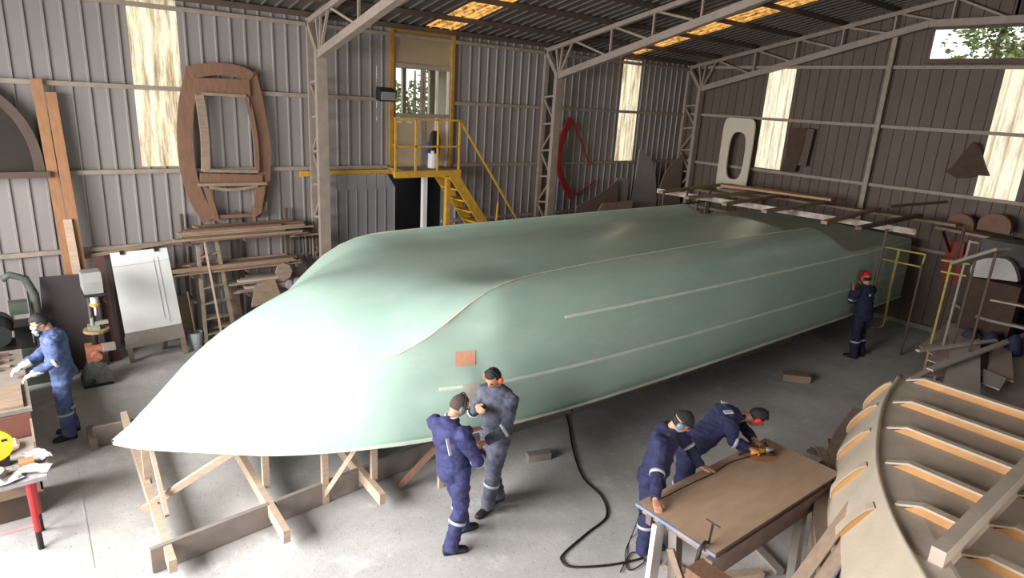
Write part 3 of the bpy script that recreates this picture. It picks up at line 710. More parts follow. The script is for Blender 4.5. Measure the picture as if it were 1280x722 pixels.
for t, u0, u1 in ((.72, .12, .9), (.80, .1, .95)):
    a = pc[0].lerp(pc[1], t); b = pc[3].lerp(pc[2], t); q.bar(a.lerp(b, u0)+Vector((.03, 0, 0)), a.lerp(b, u1)+Vector((.03, 0, 0)), .008, .004)
a = pc[0].lerp(pc[3], .17); b = pc[1].lerp(pc[2], .15); q.bar(a+Vector((.03, 0, 0)), b+Vector((.03, 0, 0)), .008, .004)
part('crease', q, mat('pale_grey_line', (176, 178, 186), .8), wb)
# reddish board and narrow boards beside it
bar_solo('narrow_board', (.50, 1.24, 0), (.26, 1.20, 1.72), .16, .02, mat('dark_red_ply', (84, 52, 50), .7, .2), 'dark red narrow board leaning between drill press and white panel', 'board', up=(1, 0, 0))
bar_solo('narrow_board', (.40, 2.42, 0), (.30, 2.36, .92), .15, .02, M_WOOD2, 'short upright plywood board right of the white panel', 'board', up=(1, 0, 0))
bar_solo('narrow_board', (.42, 3.28, 0), (.30, 3.18, 1.06), .16, .02, M_WOOD2, 'upright plywood board just right of the stepladder', 'board', up=(1, 0, 0))
# stepladder
sl = thing('stepladder', 'dusty wooden stepladder standing before the timber racks', 'ladder', (.5, 2.9, 0))
bl, br = Vector((.62, 2.62, 0)), Vector((.62, 3.12, 0)); tl, tr = Vector((.38, 2.66, 1.80)), Vector((.38, 2.96, 1.88))
M_LAD = mat('grey_green_ladder', (140, 128, 108), .8, .25, 8)
for a, b in ((bl, tl), (br, tr)):
    q = MB(); q.bar(a, b, .05, .08, (1, 0, 0)); part('side_rail', q, M_LAD, sl)
for k in range(6):
    t = .13+.15*k; a = bl.lerp(tl, t); b = br.lerp(tr, t); q = MB(); q.bar(a, b, .10, .025); part('tread', q, M_LAD, sl)
for a, b in ((Vector((.22, 2.68, 0)), tl), (Vector((.22, 3.06, 0)), tr)):
    q = MB(); q.bar(a, b-Vector((.05, 0, .05)), .03, .04); part('rear_leg', q, M_LAD, sl)
q = MB(); q.bar((.22, 2.68, .45), (.22, 3.06, .45), .03, .03); q.bar((.62, 2.64, .05), (.40, 2.68, .38), .03, .03); part('rear_brace', q, M_LAD, sl)
bar_solo('long_batten', (.80, 2.86, 0), (.42, 2.74, 2.05), .03, .03, M_WOOD, 'thin pale batten leaning across the stepladder', 'batten')
# bucket with a stick
bk = thing('bucket', 'grey plastic bucket with a stick, left of the stepladder', 'bucket', (.55, 2.45, 0))
q = MB(); q.rings([ring(.55, 2.46, r, r, 16, lambda a, b, z=z: Vector((a, b, z))) for z, r in ((0, .095), (.30, .125), (.30, .115), (.02, .088))]); part('pail', q, mat('grey_plastic', (172, 176, 180), .5, .1), bk, smooth=False)
q = MB(); q.ball((.55, 2.46, .26), .11, .11, .03); part('contents', q, M_GREY, bk)
q = MB(); q.cyl((.57, 2.48, .1), (.46, 2.42, 1.02), .014, 8); solo('mixing_stick', q, M_WOOD2, 'thin stick standing in the grey bucket', 'stick')
# timber racks: each board its own object
rk = thing('timber_rack', 'steel arm rack holding boards on the left wall', 'rack', (.2, 3.3, 1.2))
for y in (2.5, 3.4, 4.3):
    for z in (1.86, 1.30, .85):
        q = MB(); q.bar((.12, y, z), (.62, y, z), .04, .04); part('arm', q, M_STEELD, rk)
    q = MB(); q.bar((.135, y, 0), (.135, y, 2.3), .05, .05); part('upright', q, M_STEELD, rk)
rnd = random.Random(3)
ORD = ['first', 'second', 'third', 'fourth', 'fifth', 'sixth', 'seventh', 'eighth', 'ninth', 'tenth', 'eleventh', 'twelfth', 'thirteenth']
def stack(n, ybase, z0, z1, lab, grp, l0, l1, mats, x0=.14, x1=.55, cnt=None):
    z = z0; i = 0
    while z < z1 and i < n:
        th = rnd.uniform(.022, .045); x = x0; col_ = 0
        while x < x1-.05:
            w = rnd.uniform(.09, .2); w = min(w, x1-x); L = rnd.uniform(l0, l1); yc = ybase+rnd.uniform(-.2, .2)
            q = MB(); q.bar((x+w/2, yc-L/2, z+th/2), (x+w/2+rnd.uniform(-.01, .01), yc+L/2, z+th/2), w-.012, th-.004)
            mm = rnd.choice(mats); solo('stacked_board', q, mm, '%s, %s layer up, %s out from the wall, %s' % ({'pale_pine': 'pale board', 'weathered_timber': 'brown board', 'reddish_timber': 'reddish board', 'dusty_grey_plank': 'grey board'}[mm.name], ORD[i], ORD[col_], lab), 'board', grp); x += w; col_ += 1
        z += th; i += 1
stack(6, 3.45, 1.88, 2.12, 'upper wall rack', 'boards on the upper rack', 1.6, 2.3, [M_WOOD, M_WOOD2, M_WOODR])
stack(4, 3.35, 1.32, 1.50, 'middle wall rack', 'boards on the lower rack', 1.7, 2.3, [M_WOODR, M_WOOD, M_WOOD2])
stack(8, 3.75, .87, 1.10, 'bottom wall rack', 'offcuts on the bottom arms', .5, 1.1, [M_WOOD2, M_GREY, M_WOOD])
stack(9, 3.6, .02, .45, 'floor pile under the rack', 'floor pile under the rack', .8, 1.5, [M_WOOD2, M_GREY])
q = MB(); q.prism([(.60, 3.42, .62), (.60, 3.98, .72), (.60, 3.86, 1.10), (.60, 3.50, 1.02)], (.02, 0, 0)); solo('plywood_offcut', q, M_WOOD2, 'plywood offcut leaning on the low pile right of the stepladder', 'board')
bar_solo('wall_batten', (.14, 1.0, 1.70), (.14, 2.5, 1.86), .03, .06, M_WOOD2, 'long batten lying along the wall behind the white panel top', 'batten')
# hanging clamps and rods
for k in range(11):
    y = 4.32+.045*k; x = .42+.03*(k % 3); L = .32+.1*((k*7) % 3)
    q = MB(); q.cyl((x, y, 1.82), (x, y+.01, 1.82-L), .010, 6); q.box(x-.04, x+.02, y-.012, y+.012, 1.82-L, 1.86-L); q.box(x-.05, x+.02, y-.012, y+.012, 1.76, 1.79)
    solo('hanging_clamp', q, M_IRON, '%s hanging bar clamp from the left in the row beside the first column' % ORD[k], 'clamp', 'clamps hung beside the column')
q = MB(); q.bar((.45, 4.25, 1.83), (.45, 4.82, 1.83), .03, .03); solo('clamp_rail', q, M_WOOD2, 'timber rail carrying the hanging clamps', 'rail')
q = MB(); q.prism([(.55, 4.05+.15*math.cos(a), 1.2+.17*math.sin(a)) for a in [2*PI*k/8 for k in range(8)]], (.05, 0, 0)); solo('octagonal_board', q, M_WOOD2, 'brown eight-sided board below the hanging clamps', 'board')
q = MB(); 
for k in range(5): q.ball((.6+.08*(k % 2), 4.15+.13*k, .95+.04*(k % 2)), .12, .10, .10, 8, 6)
solo('crumpled_cloth', q, mat('grey_rags', (120, 116, 122), .9, .4, 18), 'grey rags heaped by the foot of the first column', 'rags')
# things below the stairs
q = MB(); q.box(.9, 1.3, 8.1, 8.55, 1.55, 1.80); 
bx_ = solo('cardboard_box', q, mat('red_brown_card', (136, 74, 58), .8, .2), 'red-brown box seen over the hull at the stair foot', 'box')
q = MB(); q.box(.85, 1.35, 7.9, 9.4, 0, 1.55); solo('work_cabinet', q, M_GREY, 'grey cabinet behind the hull carrying the red-brown box', 'cabinet')
# red arc pattern
ra = thing('red_arc', 'curved red frame piece hung right of the second column', 'frame', (.3, 11.7, 2.1))
RA = mat('red_primer', (158, 40, 46), .6, .2, 6)
ribbon('arc', [(714, 148), (703, 172), (698, 200), (703, 225), (715, 246)], .16, .16, .06, RA, ra, 20)
ribbon('brace', [(716, 150), (728, 180), (737, 207)], .04, .16, .03, RA, ra, 8)
ribbon('brace', [(718, 244), (732, 235), (745, 225)], .03, .16, .03, RA, ra, 8)
# panels standing behind the hull on the left wall
def flat(name, pix, X, m, lab, cat='panel', d=.03, low=None, grp=None):
    pts = [AT(a, b, 0, X) for a, b in pix]
    for p in pts:
        if p.z < 2.0: p.z = 0.0          # the panels stand on the floor behind the hull
    q = MB(); q.prism(pts, (d, 0, 0)); return solo(name, q, m, lab, cat, grp)
M_PALE = mat('pale_grey_panel', (142, 134, 128), .8, .12, 3)
M_PALED = mat('dusty_brown_panel', (110, 92, 80), .8, .2, 3)
def curve(pix, n=12): return [(v.x, v.y) for v in spline([(a, b, 0) for a, b in pix], n)]
flat('fin_panel', curve([(799, 186), (811, 197), (818, 215), (820, 262)])+[(783, 262)], .35, M_PALE, 'tall pointed pale fin panel against the left wall near the corner')
flat('fin_panel', [(853, 192), (852, 262)]+curve([(823, 262), (824, 235), (834, 211), (853, 192)]), .34, mat('brown_grey_panel', (122, 108, 98), .8, .15, 3), 'right-hand pointed panel with a curved left edge near the corner')
flat('square_panel', [(770, 222), (785, 223), (783, 262), (768, 262)], .45, M_PALE, 'small square pale panel left of the tall fin panel')
flat('sloped_panel', curve([(772, 224), (758, 236), (735, 250), (700, 266)])+[(700, 280), (772, 280)], .55, M_PALED, 'dark brown panel with a sloping curved edge behind the hull')
flat('sloped_panel', [(700, 268), (752, 254), (790, 250), (790, 275), (700, 285)], .75, M_WOOD2, 'lighter brown low panel just behind the hull edge')

# ================================================================ SCAFFOLD OVER THE STERN
SZ = 2.56
sc = thing('scaffold', 'stained plank and pipe scaffold bridging the hull stern', 'scaffold', (7.6, 12.0, 0))
def spp(name, a, b, w, h, m, lab=None): q = MB(); q.bar(a, b, w, h); return part(name, q, m, sc, lab)
M_SCW = mat('rust_stained_white', (196, 188, 178), .7, .45, 3.5, col2=(104, 74, 56), stretch=(1, 1, 1))
A0, A1 = AT(822, 238, 2, SZ), AT(1152, 291, 2, SZ)
for t0, t1 in ((0, .14), (.15, .62), (.62, .985)):
    spp('edge_plank', A0.lerp(A1, t0), A0.lerp(A1, t1), .05, .11, M_SCW, 'rust-stained white edge plank')
B0, B1 = A0+Vector((-.3, 2.2, 0)), A1+Vector((.1, 1.9, 0))
spp('far_plank', B0.lerp(B1, .1), B0.lerp(B1, .98), .25, .05, M_WOOD2)
for a, b in (((826, 240), (925, 228)), ((858, 247), (960, 239)), ((905, 255), (1000, 240)), ((955, 264), (1050, 250)), ((1030, 278), (1112, 257)), ((1073, 285), (1182, 262))):
    p, q_ = AT(*a, 2, SZ+.08), AT(*b, 2, SZ+.08); q_ = p.lerp(q_, min(1, (15.3-p.y)/(q_.y-p.y))); spp('cross_bearer', p, q_, .11, .06, M_WOOD2 if a[0] != 1073 else M_STEELD)
P0, P1 = AT(905, 231, 2, SZ+.16), AT(1042, 249, 2, SZ+.16); spp('walk_plank', P0, P1, .42, .05, mat('tan_walk_plank', (176, 140, 108), .7, .15), 'broad tan walk plank')
for p in (AT(1109, 286, 2, SZ), B1, A0+Vector((.2, 0, 0)), B0+Vector((.3, 0, 0))):
    q = MB(); q.cyl((p.x, p.y, 0), (p.x, p.y, SZ), .03, 8); part('standard', q, M_STEELD, sc)
for za in (2.2,):
    q = MB(); q.cyl((A0.x+.2, A0.y, za), (B0.x+.3, B0.y, za), .025, 8); part('ledger', q, M_STEELD, sc)
# access frames in yellow pipe beside the stern
def frame_tower(name, lab, x0, x1, y, z0, z1, rails, m, grp=None):
    t = thing(name, lab, 'scaffold frame', ((x0+x1)/2, y, z0), grp)
    for x in (x0, x1): q = MB(); q.cyl((x, y, z0), (x+.0, y, z1), .022, 8); part('upright', q, m, t)
    for z in rails: q = MB(); q.cyl((x0, y, z), (x1, y, z), .018, 8); part('rung', q, m, t)
    return t
M_YPIPE = mat('worn_yellow_pipe', (164, 150, 74), .6, .3, 10)
t = thing('access_ladder', 'worn yellow and white pipe ladder beside the red-capped worker', 'ladder', AT(1110, 405, 2, 0))
Yl = 13.9
def lp(px, py): return AT(px, py, 1, Yl)
for a, b, m, lab in (((1103, 308), (1091, 357), M_WHITE, 'white pipe'), ((1124, 312), (1112, 362), M_YPIPE, None), ((1112, 362), (1106, 398), M_YPIPE, None)):
    q = MB(); q.cyl(lp(*a), lp(*b), .028, 8); part('upright', q, m, t, lab)
for a, b in (((1101, 323), (1153, 334)), ((1091, 355), (1112, 360)), ((1103, 308), (1157, 318)), ((1157, 318), (1152, 333))):
    q = MB(); q.cyl(lp(*a), lp(*b), .018, 8); part('rung', q, M_YPIPE, t)
q = MB(); q.tube(spline([lp(1106, 398), lp(1102, 408), lp(1090, 409)], 10), .018, 8); part('foot', q, M_YPIPE, t)
q = MB(); e_ = lp(1153, 330); q.cyl((e_.x, Yl, e_.z), (e_.x, Yl, 0), .022, 8); part('upright', q, M_STEELD, t)
q = MB(); e_ = lp(1092, 356); q.cyl((e_.x, Yl, e_.z), (e_.x, Yl, 0), .02, 8); part('upright', q, M_STEELD, t)
# second frame further right
t = thing('scaffold_tower', 'yellow and grey pipe frame right of the hull stern', 'scaffold frame', (8.6, 13.2, 0))
Y2 = 13.0
def l2(px, py): return AT(px, py, 1, Y2)
for a, b, m in (((1190, 325), (1166, 428), M_YPIPE), ((1213, 300), (1196, 395), M_STEEL), ((1225, 303), (1205, 415), M_STEELD)):
    p, e_ = l2(*a), l2(*b); q = MB(); q.cyl(p, (p.x, Y2, 0), .022, 8); part('upright', q, m, t)
for a, b in (((1177, 325), (1212, 330)), ((1176, 339), (1208, 345)), ((1213, 302), (1225, 304))):
    q = MB(); q.cyl(l2(*a), l2(*b), .017, 8); part('rung', q, M_YPIPE, t)
a, b = l2(1196, 329), l2(1262, 309); q = MB(); q.bar(a, b+Vector((0, -.3, 0)), .30, .05); part('shelf_plank', q, M_GREY, t)
for x in (b.x-.1,): q = MB(); q.cyl((x, Y2-.25, 0), (x, Y2-.25, b.z), .022, 8); part('upright', q, M_STEELD, t)

# ================================================================ BACK WALL THINGS
q = MB(); c = [(.0, -.5), (.5, -.5)]
# oval-hole bulkhead on a timber shelf
n = 40
def sup(k, hw, hh, e): a = 2*PI*k/n; ca, sa = math.cos(a), math.sin(a); return (math.copysign(abs(ca)**e, ca)*hw, math.copysign(abs(sa)**e, sa)*hh)
cx, cz = 2.07, 3.38
q = MB(); q.plate([(cx+sup(k, .47, .98, .25)[0]+.0*1, 15.78-.0, cz+sup(k, .47, .98, .25)[1]) for k in range(n)], [(cx+.03+sup(k, .25, .62, .62)[0], 15.78, cz-.0+sup(k, .25, .62, .62)[1]) for k in range(n)], (0, .05, 0))
M_CREAMP = mat('cream_bulkhead', (196, 186, 170), .6, .08, 3)
solo('bulkhead_panel', q, M_CREAMP, 'cream panel with a tall oval hole leaning at the back wall', 'panel')
tb_ = thing('storage_shelf', 'timber shelf behind the hull carrying the cream oval-hole panel', 'shelf', (2.1, 15.7, 0))
q = MB(); q.box(1.2, 3.0, 15.45, 16.0, 2.33, 2.39); part('shelf_board', q, M_WOOD2, tb_)
for x in (1.25, 2.9):
    for y in (15.5, 15.95): q = MB(); q.box(x, x+.06, y-.03, y+.03, 0, 2.33); part('leg', q, M_WOOD2, tb_)
q = MB(); a, b = AT(946, 226, 1, 15.4), AT(955, 217, 1, 15.4)
# hanging things on the back wall
def on_back(pix, Y=15.98, m=None, name='', lab='', cat='', d=.10):
    q = MB(); q.prism([AT(a, b, 1, Y) for a, b in pix], (0, d, 0)); return solo(name, q, m, lab, cat)
M_BROWN = mat('dusty_dark_brown', (74, 56, 44), .9, .3, 6)
on_back([(1216, 177), (1222, 181), (1229, 205), (1235, 220), (1222, 219), (1205, 222), (1196, 223), (1181, 214), (1190, 208), (1203, 192)], 15.93, M_BROWN, 'hanging_canvas', 'dark brown triangular canvas bundle hung beside the right translucent sheet', 'canvas', .14)
on_back([(987, 160), (1008, 160), (1003, 185), (993, 215), (975, 214), (982, 196)], 15.95, M_BROWN, 'hanging_cover', 'narrow dark brown cover hung right of the middle translucent sheet', 'cover', .10)
on_back([(1009, 160), (1018, 162), (1007, 208), (996, 206)], 15.98, M_STEELD, 'hanging_strip', 'thin dark strip hung right of the narrow brown cover', 'strip', .05)
# wall shelf with curved pieces
ws = thing('wall_shelf', 'dark shelf bracket high on the right of the back wall', 'shelf', (7.9, 15.7, 2.4))
q = MB(); a, b = AT(1175, 283, 1, 15.5), AT(1262, 300, 1, 15.5); q.bar(a, b, .5, .05); part('shelf_board', q, M_WOOD2, ws)
for t in (.1, .9): c = a.lerp(b, t); q = MB(); q.bar((c.x, 15.3, c.z-.04), (c.x, 16.15, c.z-.04), .05, .05); part('bracket', q, M_IRON, ws); q = MB(); q.bar((c.x, 15.35, c.z-.06), (c.x, 16.12, c.z-.6), .04, .04); part('bracket', q, M_IRON, ws)
for k, (x0, x1, lab) in enumerate([(1182, 1215, 'left brown arched offcut on the dark wall shelf'), (1222, 1262, 'right brown arched offcut on the dark wall shelf')]):
    a, b = AT(x0, 279, 1, 15.6), AT(x1, 292, 1, 15.6); q = MB(); cc = (a+b)/2; hw = (b.x-a.x)/2; z0 = max(a.z, b.z)-.12; poly = [(cc.x-hw, 15.6, z0)]+[(cc.x+hw*math.cos(an), 15.6, z0+.12+.24*math.sin(an)) for an in [PI-PI*k/10 for k in range(11)]]+[(cc.x+hw, 15.6, z0)]
    q.prism(poly, (0, .12, 0)); solo('arched_offcut', q, mat('brown_offcut', (112, 84, 66), .8, .2), lab, 'offcut', 'arched offcuts on the wall shelf')
bar_solo('roof_pole', AT(1112, 258, 2, 2.9), AT(1185, 246, 1, 15.3)+Vector((0, 0, -.1)), .05, .05, M_STEELD, 'dark pole reaching from the scaffold to the wall shelf', 'pole')
# bottom right clutter
q = MB(); a = AT(1184, 300, 1, 16.06); b = AT(1206, 303, 1, 16.06); c = AT(1198, 356, 1, 16.06); d = AT(1176, 350, 1, 16.06); q.prism([a, b, c, d], (0, .03, 0))
solo('red_board', q, mat('brick_red_panel', (150, 62, 44), .75, .2), 'brick red board fixed low on the back wall behind the yellow pipes', 'panel')
cb = thing('dark_cabinet', 'dark cabinet with open front at the far right corner', 'cabinet', (9.3, 14.9, 0))
q = MB(); q.box(8.35, 10.6, 14.7, 15.4, 2.05, 2.45); part('top_box', q, M_IRON, cb)
for x in (8.4, 9.4, 10.5): q = MB(); q.box(x, x+.07, 14.75, 15.35, 0, 2.05); part('post', q, M_IRON, cb)
for z in (.6, 1.3): q = MB(); q.box(8.4, 10.5, 14.75, 15.35, z, z+.04); part('shelf', q, M_STEELD, cb)
q = MB(); pc_ = [AT(x, y, 1, 14.4) for x, y in curve([(1213, 345), (1213, 335), (1222, 325), (1245, 322), (1262, 326), (1270, 340), (1272, 352)], 14)]; q.prism(pc_, (0, .2, 0)); solo('pale_hatch', q, mat('off_white_hatch', (176, 172, 164), .6, .12, 4), 'pale rounded hatch moulding leaning at the right clutter', 'hatch')
hatch_z = min(p.z for p in pc_)
q = MB(); q.box(pc_[0].x, pc_[-1].x+.1, 14.3, 14.65, 0, hatch_z); solo('crate_stack', q, M_BROWN, 'brown crate under the pale rounded hatch', 'crate')
rb = random.Random(5)
for k in range(7):
    p = Vector((8.75+.34*k, 13.9, 0)); q = MB(); q.rings([[p+Vector((sx*math.cos(2*PI*i/12), sy*math.sin(2*PI*i/12), z)) for i in range(12)] for z, sx, sy in ((0, .12, .16), (.06, .165, .22), (.4, .165, .23), (.7, .15, .2), (.84+.05*(k % 3), .09, .12), (.9+.05*(k % 3), .03, .05))])
    solo('sack', q, mat('dark_blue_sack', (40, 48, 74), .8, .4, 12) if k % 3 else mat('grey_sack', (66, 70, 90), .8, .3, 9), ['leftmost grey sack in the row under the pale hatch', 'second sack from the left, dark blue, under the pale hatch', 'third sack from the left, dark blue, under the pale hatch', 'fourth sack in the row, grey, below the pale hatch', 'fifth sack in the row, dark blue, right of the grey one', 'sixth sack in the row, dark blue', 'rightmost grey sack at the frame edge'][k], 'sack', 'sacks in the right clutter', smooth=True)
q = MB(); rect_lofted(q, spline([AT(1194, 379, 2, 1.05), AT(1225, 396, 2, 1.05), AT(1275, 408, 2, 1.05), AT(1310, 416, 2, 1.05)], 10), .12, .05); solo('curved_rail', q, M_SCW if False else M_PALE, 'long pale curved rail lying above the sheet pile', 'rail')
for k, (a, b, lab) in enumerate([((1250, 352), (1300, 362), 'upper pale plank end poking in at the right edge'), ((1238, 374), (1300, 386), 'middle pale plank end poking in at the right edge'), ((1262, 366), (1305, 370), 'short white plank end between the two pale ones')]):
    bar_solo('plank_end', AT(*a, 2, 1.45), AT(*b, 2, 1.45), .12, .03, M_WOOD if k < 2 else M_WHITE, lab, 'plank', 'plank ends at the right edge')
rk2 = thing('plank_trestle', 'dark trestle carrying the plank ends and rail at the right edge', 'trestle', (10.2, 11.6, 0))
for x, y in ((AT(1285, 375, 2, 1.4).x, AT(1285, 375, 2, 1.4).y),):
    for dx, dy in ((-.5, -.4), (.5, -.4), (-.5, .5), (.5, .5)):
        q = MB(); q.cyl((x+dx, y+dy, 0), (x+dx, y+dy, 1.40), .03, 8); part('leg', q, M_IRON, rk2)
    for dy in (-.4, .5): q = MB(); q.bar((x-.6, y+dy, 1.41), (x+.6, y+dy, 1.41), .05, .05); part('bar', q, M_IRON, rk2); q = MB(); q.bar((x-.8, y+dy, 1.0), (x+.6, y+dy, 1.0), .05, .05); part('bar', q, M_IRON, rk2)
# pile of cut sheets
PZ = .62
M_SH1 = mat('pinkish_grey_sheet', (178, 158, 148), .75, .1, 2); M_SH2 = mat('grey_sheet', (192, 182, 174), .75, .1, 2); M_SH3 = mat('brown_grey_sheet', (150, 130, 120), .75, .12, 2)
sheets = [([(1230, 500), (1300, 520), (1310, 430), (1262, 418), (1236, 440)], M_SH2, 0, 'cut sheet in the right foreground of the pile, at the frame edge'),
          ([(1150, 470), (1205, 412), (1290, 420), (1290, 470)], M_SH3, -.05, 'large dark sheet at the bottom of the pile'),
          ([(1149, 433), (1184, 404), (1184, 457)], M_SH1, .03, 'pointed pinkish sheet at the left of the pile'),
          ([(1158, 450), (1182, 432), (1215, 462), (1180, 458)], M_SH1, .05, 'small pinkish sheet point under the crossing beams'),
          ([(1183, 402), (1215, 396), (1262, 404), (1272, 425), (1224, 432)], M_SH3, .07, 'brown sheet with a rounded edge at the back of the pile'),
          ([(1185, 404), (1224, 411), (1225, 436), (1187, 452)], M_SH2, .10, 'pale grey square-cut sheet near the top of the pile'),
          ([(1240, 440), (1262, 412), (1267, 478), (1232, 468)], M_SH1, .10, 'pinkish four-sided sheet at the right of the pile'),
          ([(1229, 462), (1258, 474), (1249, 488), (1228, 480)], M_SH2, .13, 'small pale offcut in front of the pinkish four-sided sheet'),
          ([(1190, 440), (1225, 428), (1225, 500), (1177, 484)], M_SH2, .16, 'long pale sheet on top, running towards the mould')]
for pix, m, dz, lab in sheets:
    q = MB(); q.prism([AT(a, b, 2, PZ+dz) for a, b in pix], (0, 0, .02)); solo('cut_sheet', q, m, lab, 'sheet', 'cut sheets piled on the right')
for a, b, dz, w, lab in (((1147, 438), (1245, 425), .22, .07, 'thin upper beam crossing the sheet pile'), ((1162, 462), (1300, 412), 24e-2, .10, 'broad diagonal beam crossing the sheet pile'), ((1140, 474), (1185, 450), .22, .09, 'short beam end at the front left of the sheet pile')):
    bar_solo('pile_beam', AT(*a, 2, PZ+dz), AT(*b, 2, PZ+dz), w, .035, M_SH2, lab, 'beam', 'beams on the sheet pile')
ts = thing('pile_trestle', 'low dark trestle under the pile of cut sheets', 'trestle', (10.2, 10.3, 0))
pa = AT(1200, 450, 2, PZ); pb_ = AT(1290, 470, 2, PZ)
for p in (pa, pb_, pa+Vector((.35, .8, 0)), pb_+Vector((0, .7, 0))): q = MB(); q.box(p.x-.05, p.x+.05, p.y-.05, p.y+.05, 0, PZ-.12); part('leg', q, M_STEELD, ts)
q = MB(); q.bar((pa.x-.2, pa.y, PZ-.09), (pb_.x+.3, pb_.y, PZ-.09), .1, .06); q.bar((pa.x+.1, pa.y+.8, PZ-.09), (pb_.x+.3, pb_.y+.7, PZ-.09), .1, .06); part('bearer', q, M_STEELD, ts)
for k, (x, y) in enumerate(((1240, 500), (1262, 508), (1245, 515), (1275, 520))):
    a = AT(x, y, 2, .25+.05*k); bar_solo('short_plank', a, a+Vector((.9, .15*(k-1), 0)), .15, .035, M_WOODR if k % 2 else M_SH3, ['short dark plank low down behind the mould, furthest left', 'short reddish plank low down behind the mould', 'short dark plank right behind the mould edge', 'reddish plank low down at the right frame edge'][k], 'plank', 'low planks behind the mould')
q = MB(); q.box(10.1, 11.6, 8.95, 9.9, 0, .24); solo('plank_bed', q, M_STEELD, 'low dark block bed under the short planks behind the mould', 'block')

# ================================================================ SMALL BOAT MOULD (right foreground)
sm = thing('boat_mould', 'cream boat mould with orange-edged ribs in the right foreground', 'mould', (10.5, 7.0, 0))
RT = [(4.2, 11.72), (4.45, 11.45), (4.83, 11.12), (5.45, 10.64), (6.18, 10.22), (7.08, 9.86), (7.83, 9.62), (8.75, 9.42)]
def ridge(y): return interp(RT, y)
ZT = 1.40
M_GC = mat('cream_glass_fibre', (186, 172, 154), .6, .14, 3.5, bump=.15, bscale=30)
M_GC2 = mat('shaded_cream_glass_fibre', (182, 168, 154), .65, .16, 3.5, bump=.15, bscale=30)  # greyer copy of the cream, shade painted into faces turned from the light
M_OR = mat('orange_pine', (188, 138, 84), .6, .22, 5)
YS2 = [4.2+.13*i for i in range(36)]
def wid(y): return .43
q = MB(); rs = []
for y in YS2:
    x = ridge(y); sx = (ridge(y+.05)-ridge(y-.05))/.1; k = 1/math.sqrt(1+sx*sx); nx, ny = -k, k*sx*1.0
    nx, ny = -k, sx*k
    rs.append([(x+nx*.0, y+ny*.0, ZT), (x+nx*.13, y+ny*.13, ZT-.22), (x+nx*.27, y+ny*.27, ZT-.46), (x+nx*.33, y+ny*.33, ZT-.66), (x+nx*.34, y+ny*.34, ZT-.80)])
q.rings(rs, close=False, cap=False); part('side_skin', q, M_GC, sm, 'side skin toned lighter as the lit side', smooth=True)
def sidept(y, t, out=0):
    x = ridge(y); sx = (ridge(y+.05)-ridge(y-.05))/.1; k = 1/math.sqrt(1+sx*sx); nx, ny = -k, sx*k
    prof = [(0, 0), (.13, -.22), (.27, -.46), (.33, -.66)]; tt = t*3; i = min(int(tt), 2); u = tt-i
    d = prof[i][0]*(1-u)+prof[i+1][0]*u; z = prof[i][1]*(1-u)+prof[i+1][1]*u
    return Vector((x+nx*(d+out*.8), y+ny*(d+out*.8), ZT+z+out*.5))
q = MB(); rs = []
for y in YS2:
    x = ridge(y); rs.append([(x, y, ZT), (x+.3, y, ZT+.01), (max(x+.35, 11.08), y, ZT+.0), (max(x+.4, 11.14), y, ZT-.16), (13.2, y, ZT-.16)])
q.rings(rs, close=False, cap=False); part('bottom_skin', q, M_GC2, sm, smooth=False)
q = MB(); y = 8.75; x = ridge(y); q.prism([(x, y, ZT), (13.2, y, ZT), (13.2, y, .3), (x-.44, y, ZT-.8)], (0, .03, 0)); part('end_panel', q, M_GC, sm)
q = MB(); pts = [Vector((ridge(y), y, ZT+.008)) for y in YS2]; q.tube(pts, .022, 6); part('edge_bead', q, M_GC, sm, smooth=True)
q = MB(); pts = [sidept(y, 1)+Vector((-.05, 0, -.02)) for y in YS2]; rect_lofted(q, pts, .12, .14); part('rim_flange', q, mat('grey_brown_rim', (136, 120, 104), .7, .2), sm, smooth=False)
q = MB(); q.bar((11.11, 7.6, ZT+.07), (11.11, 5.05, ZT+.07), .10, .14); part('keel_stringer', q, M_GC2, sm)
q = MB(); q.bar((11.11, 8.7, ZT+.05), (11.11, 7.6, ZT+.05), .10, .10); part('keel_stringer', q, M_GC2, sm)
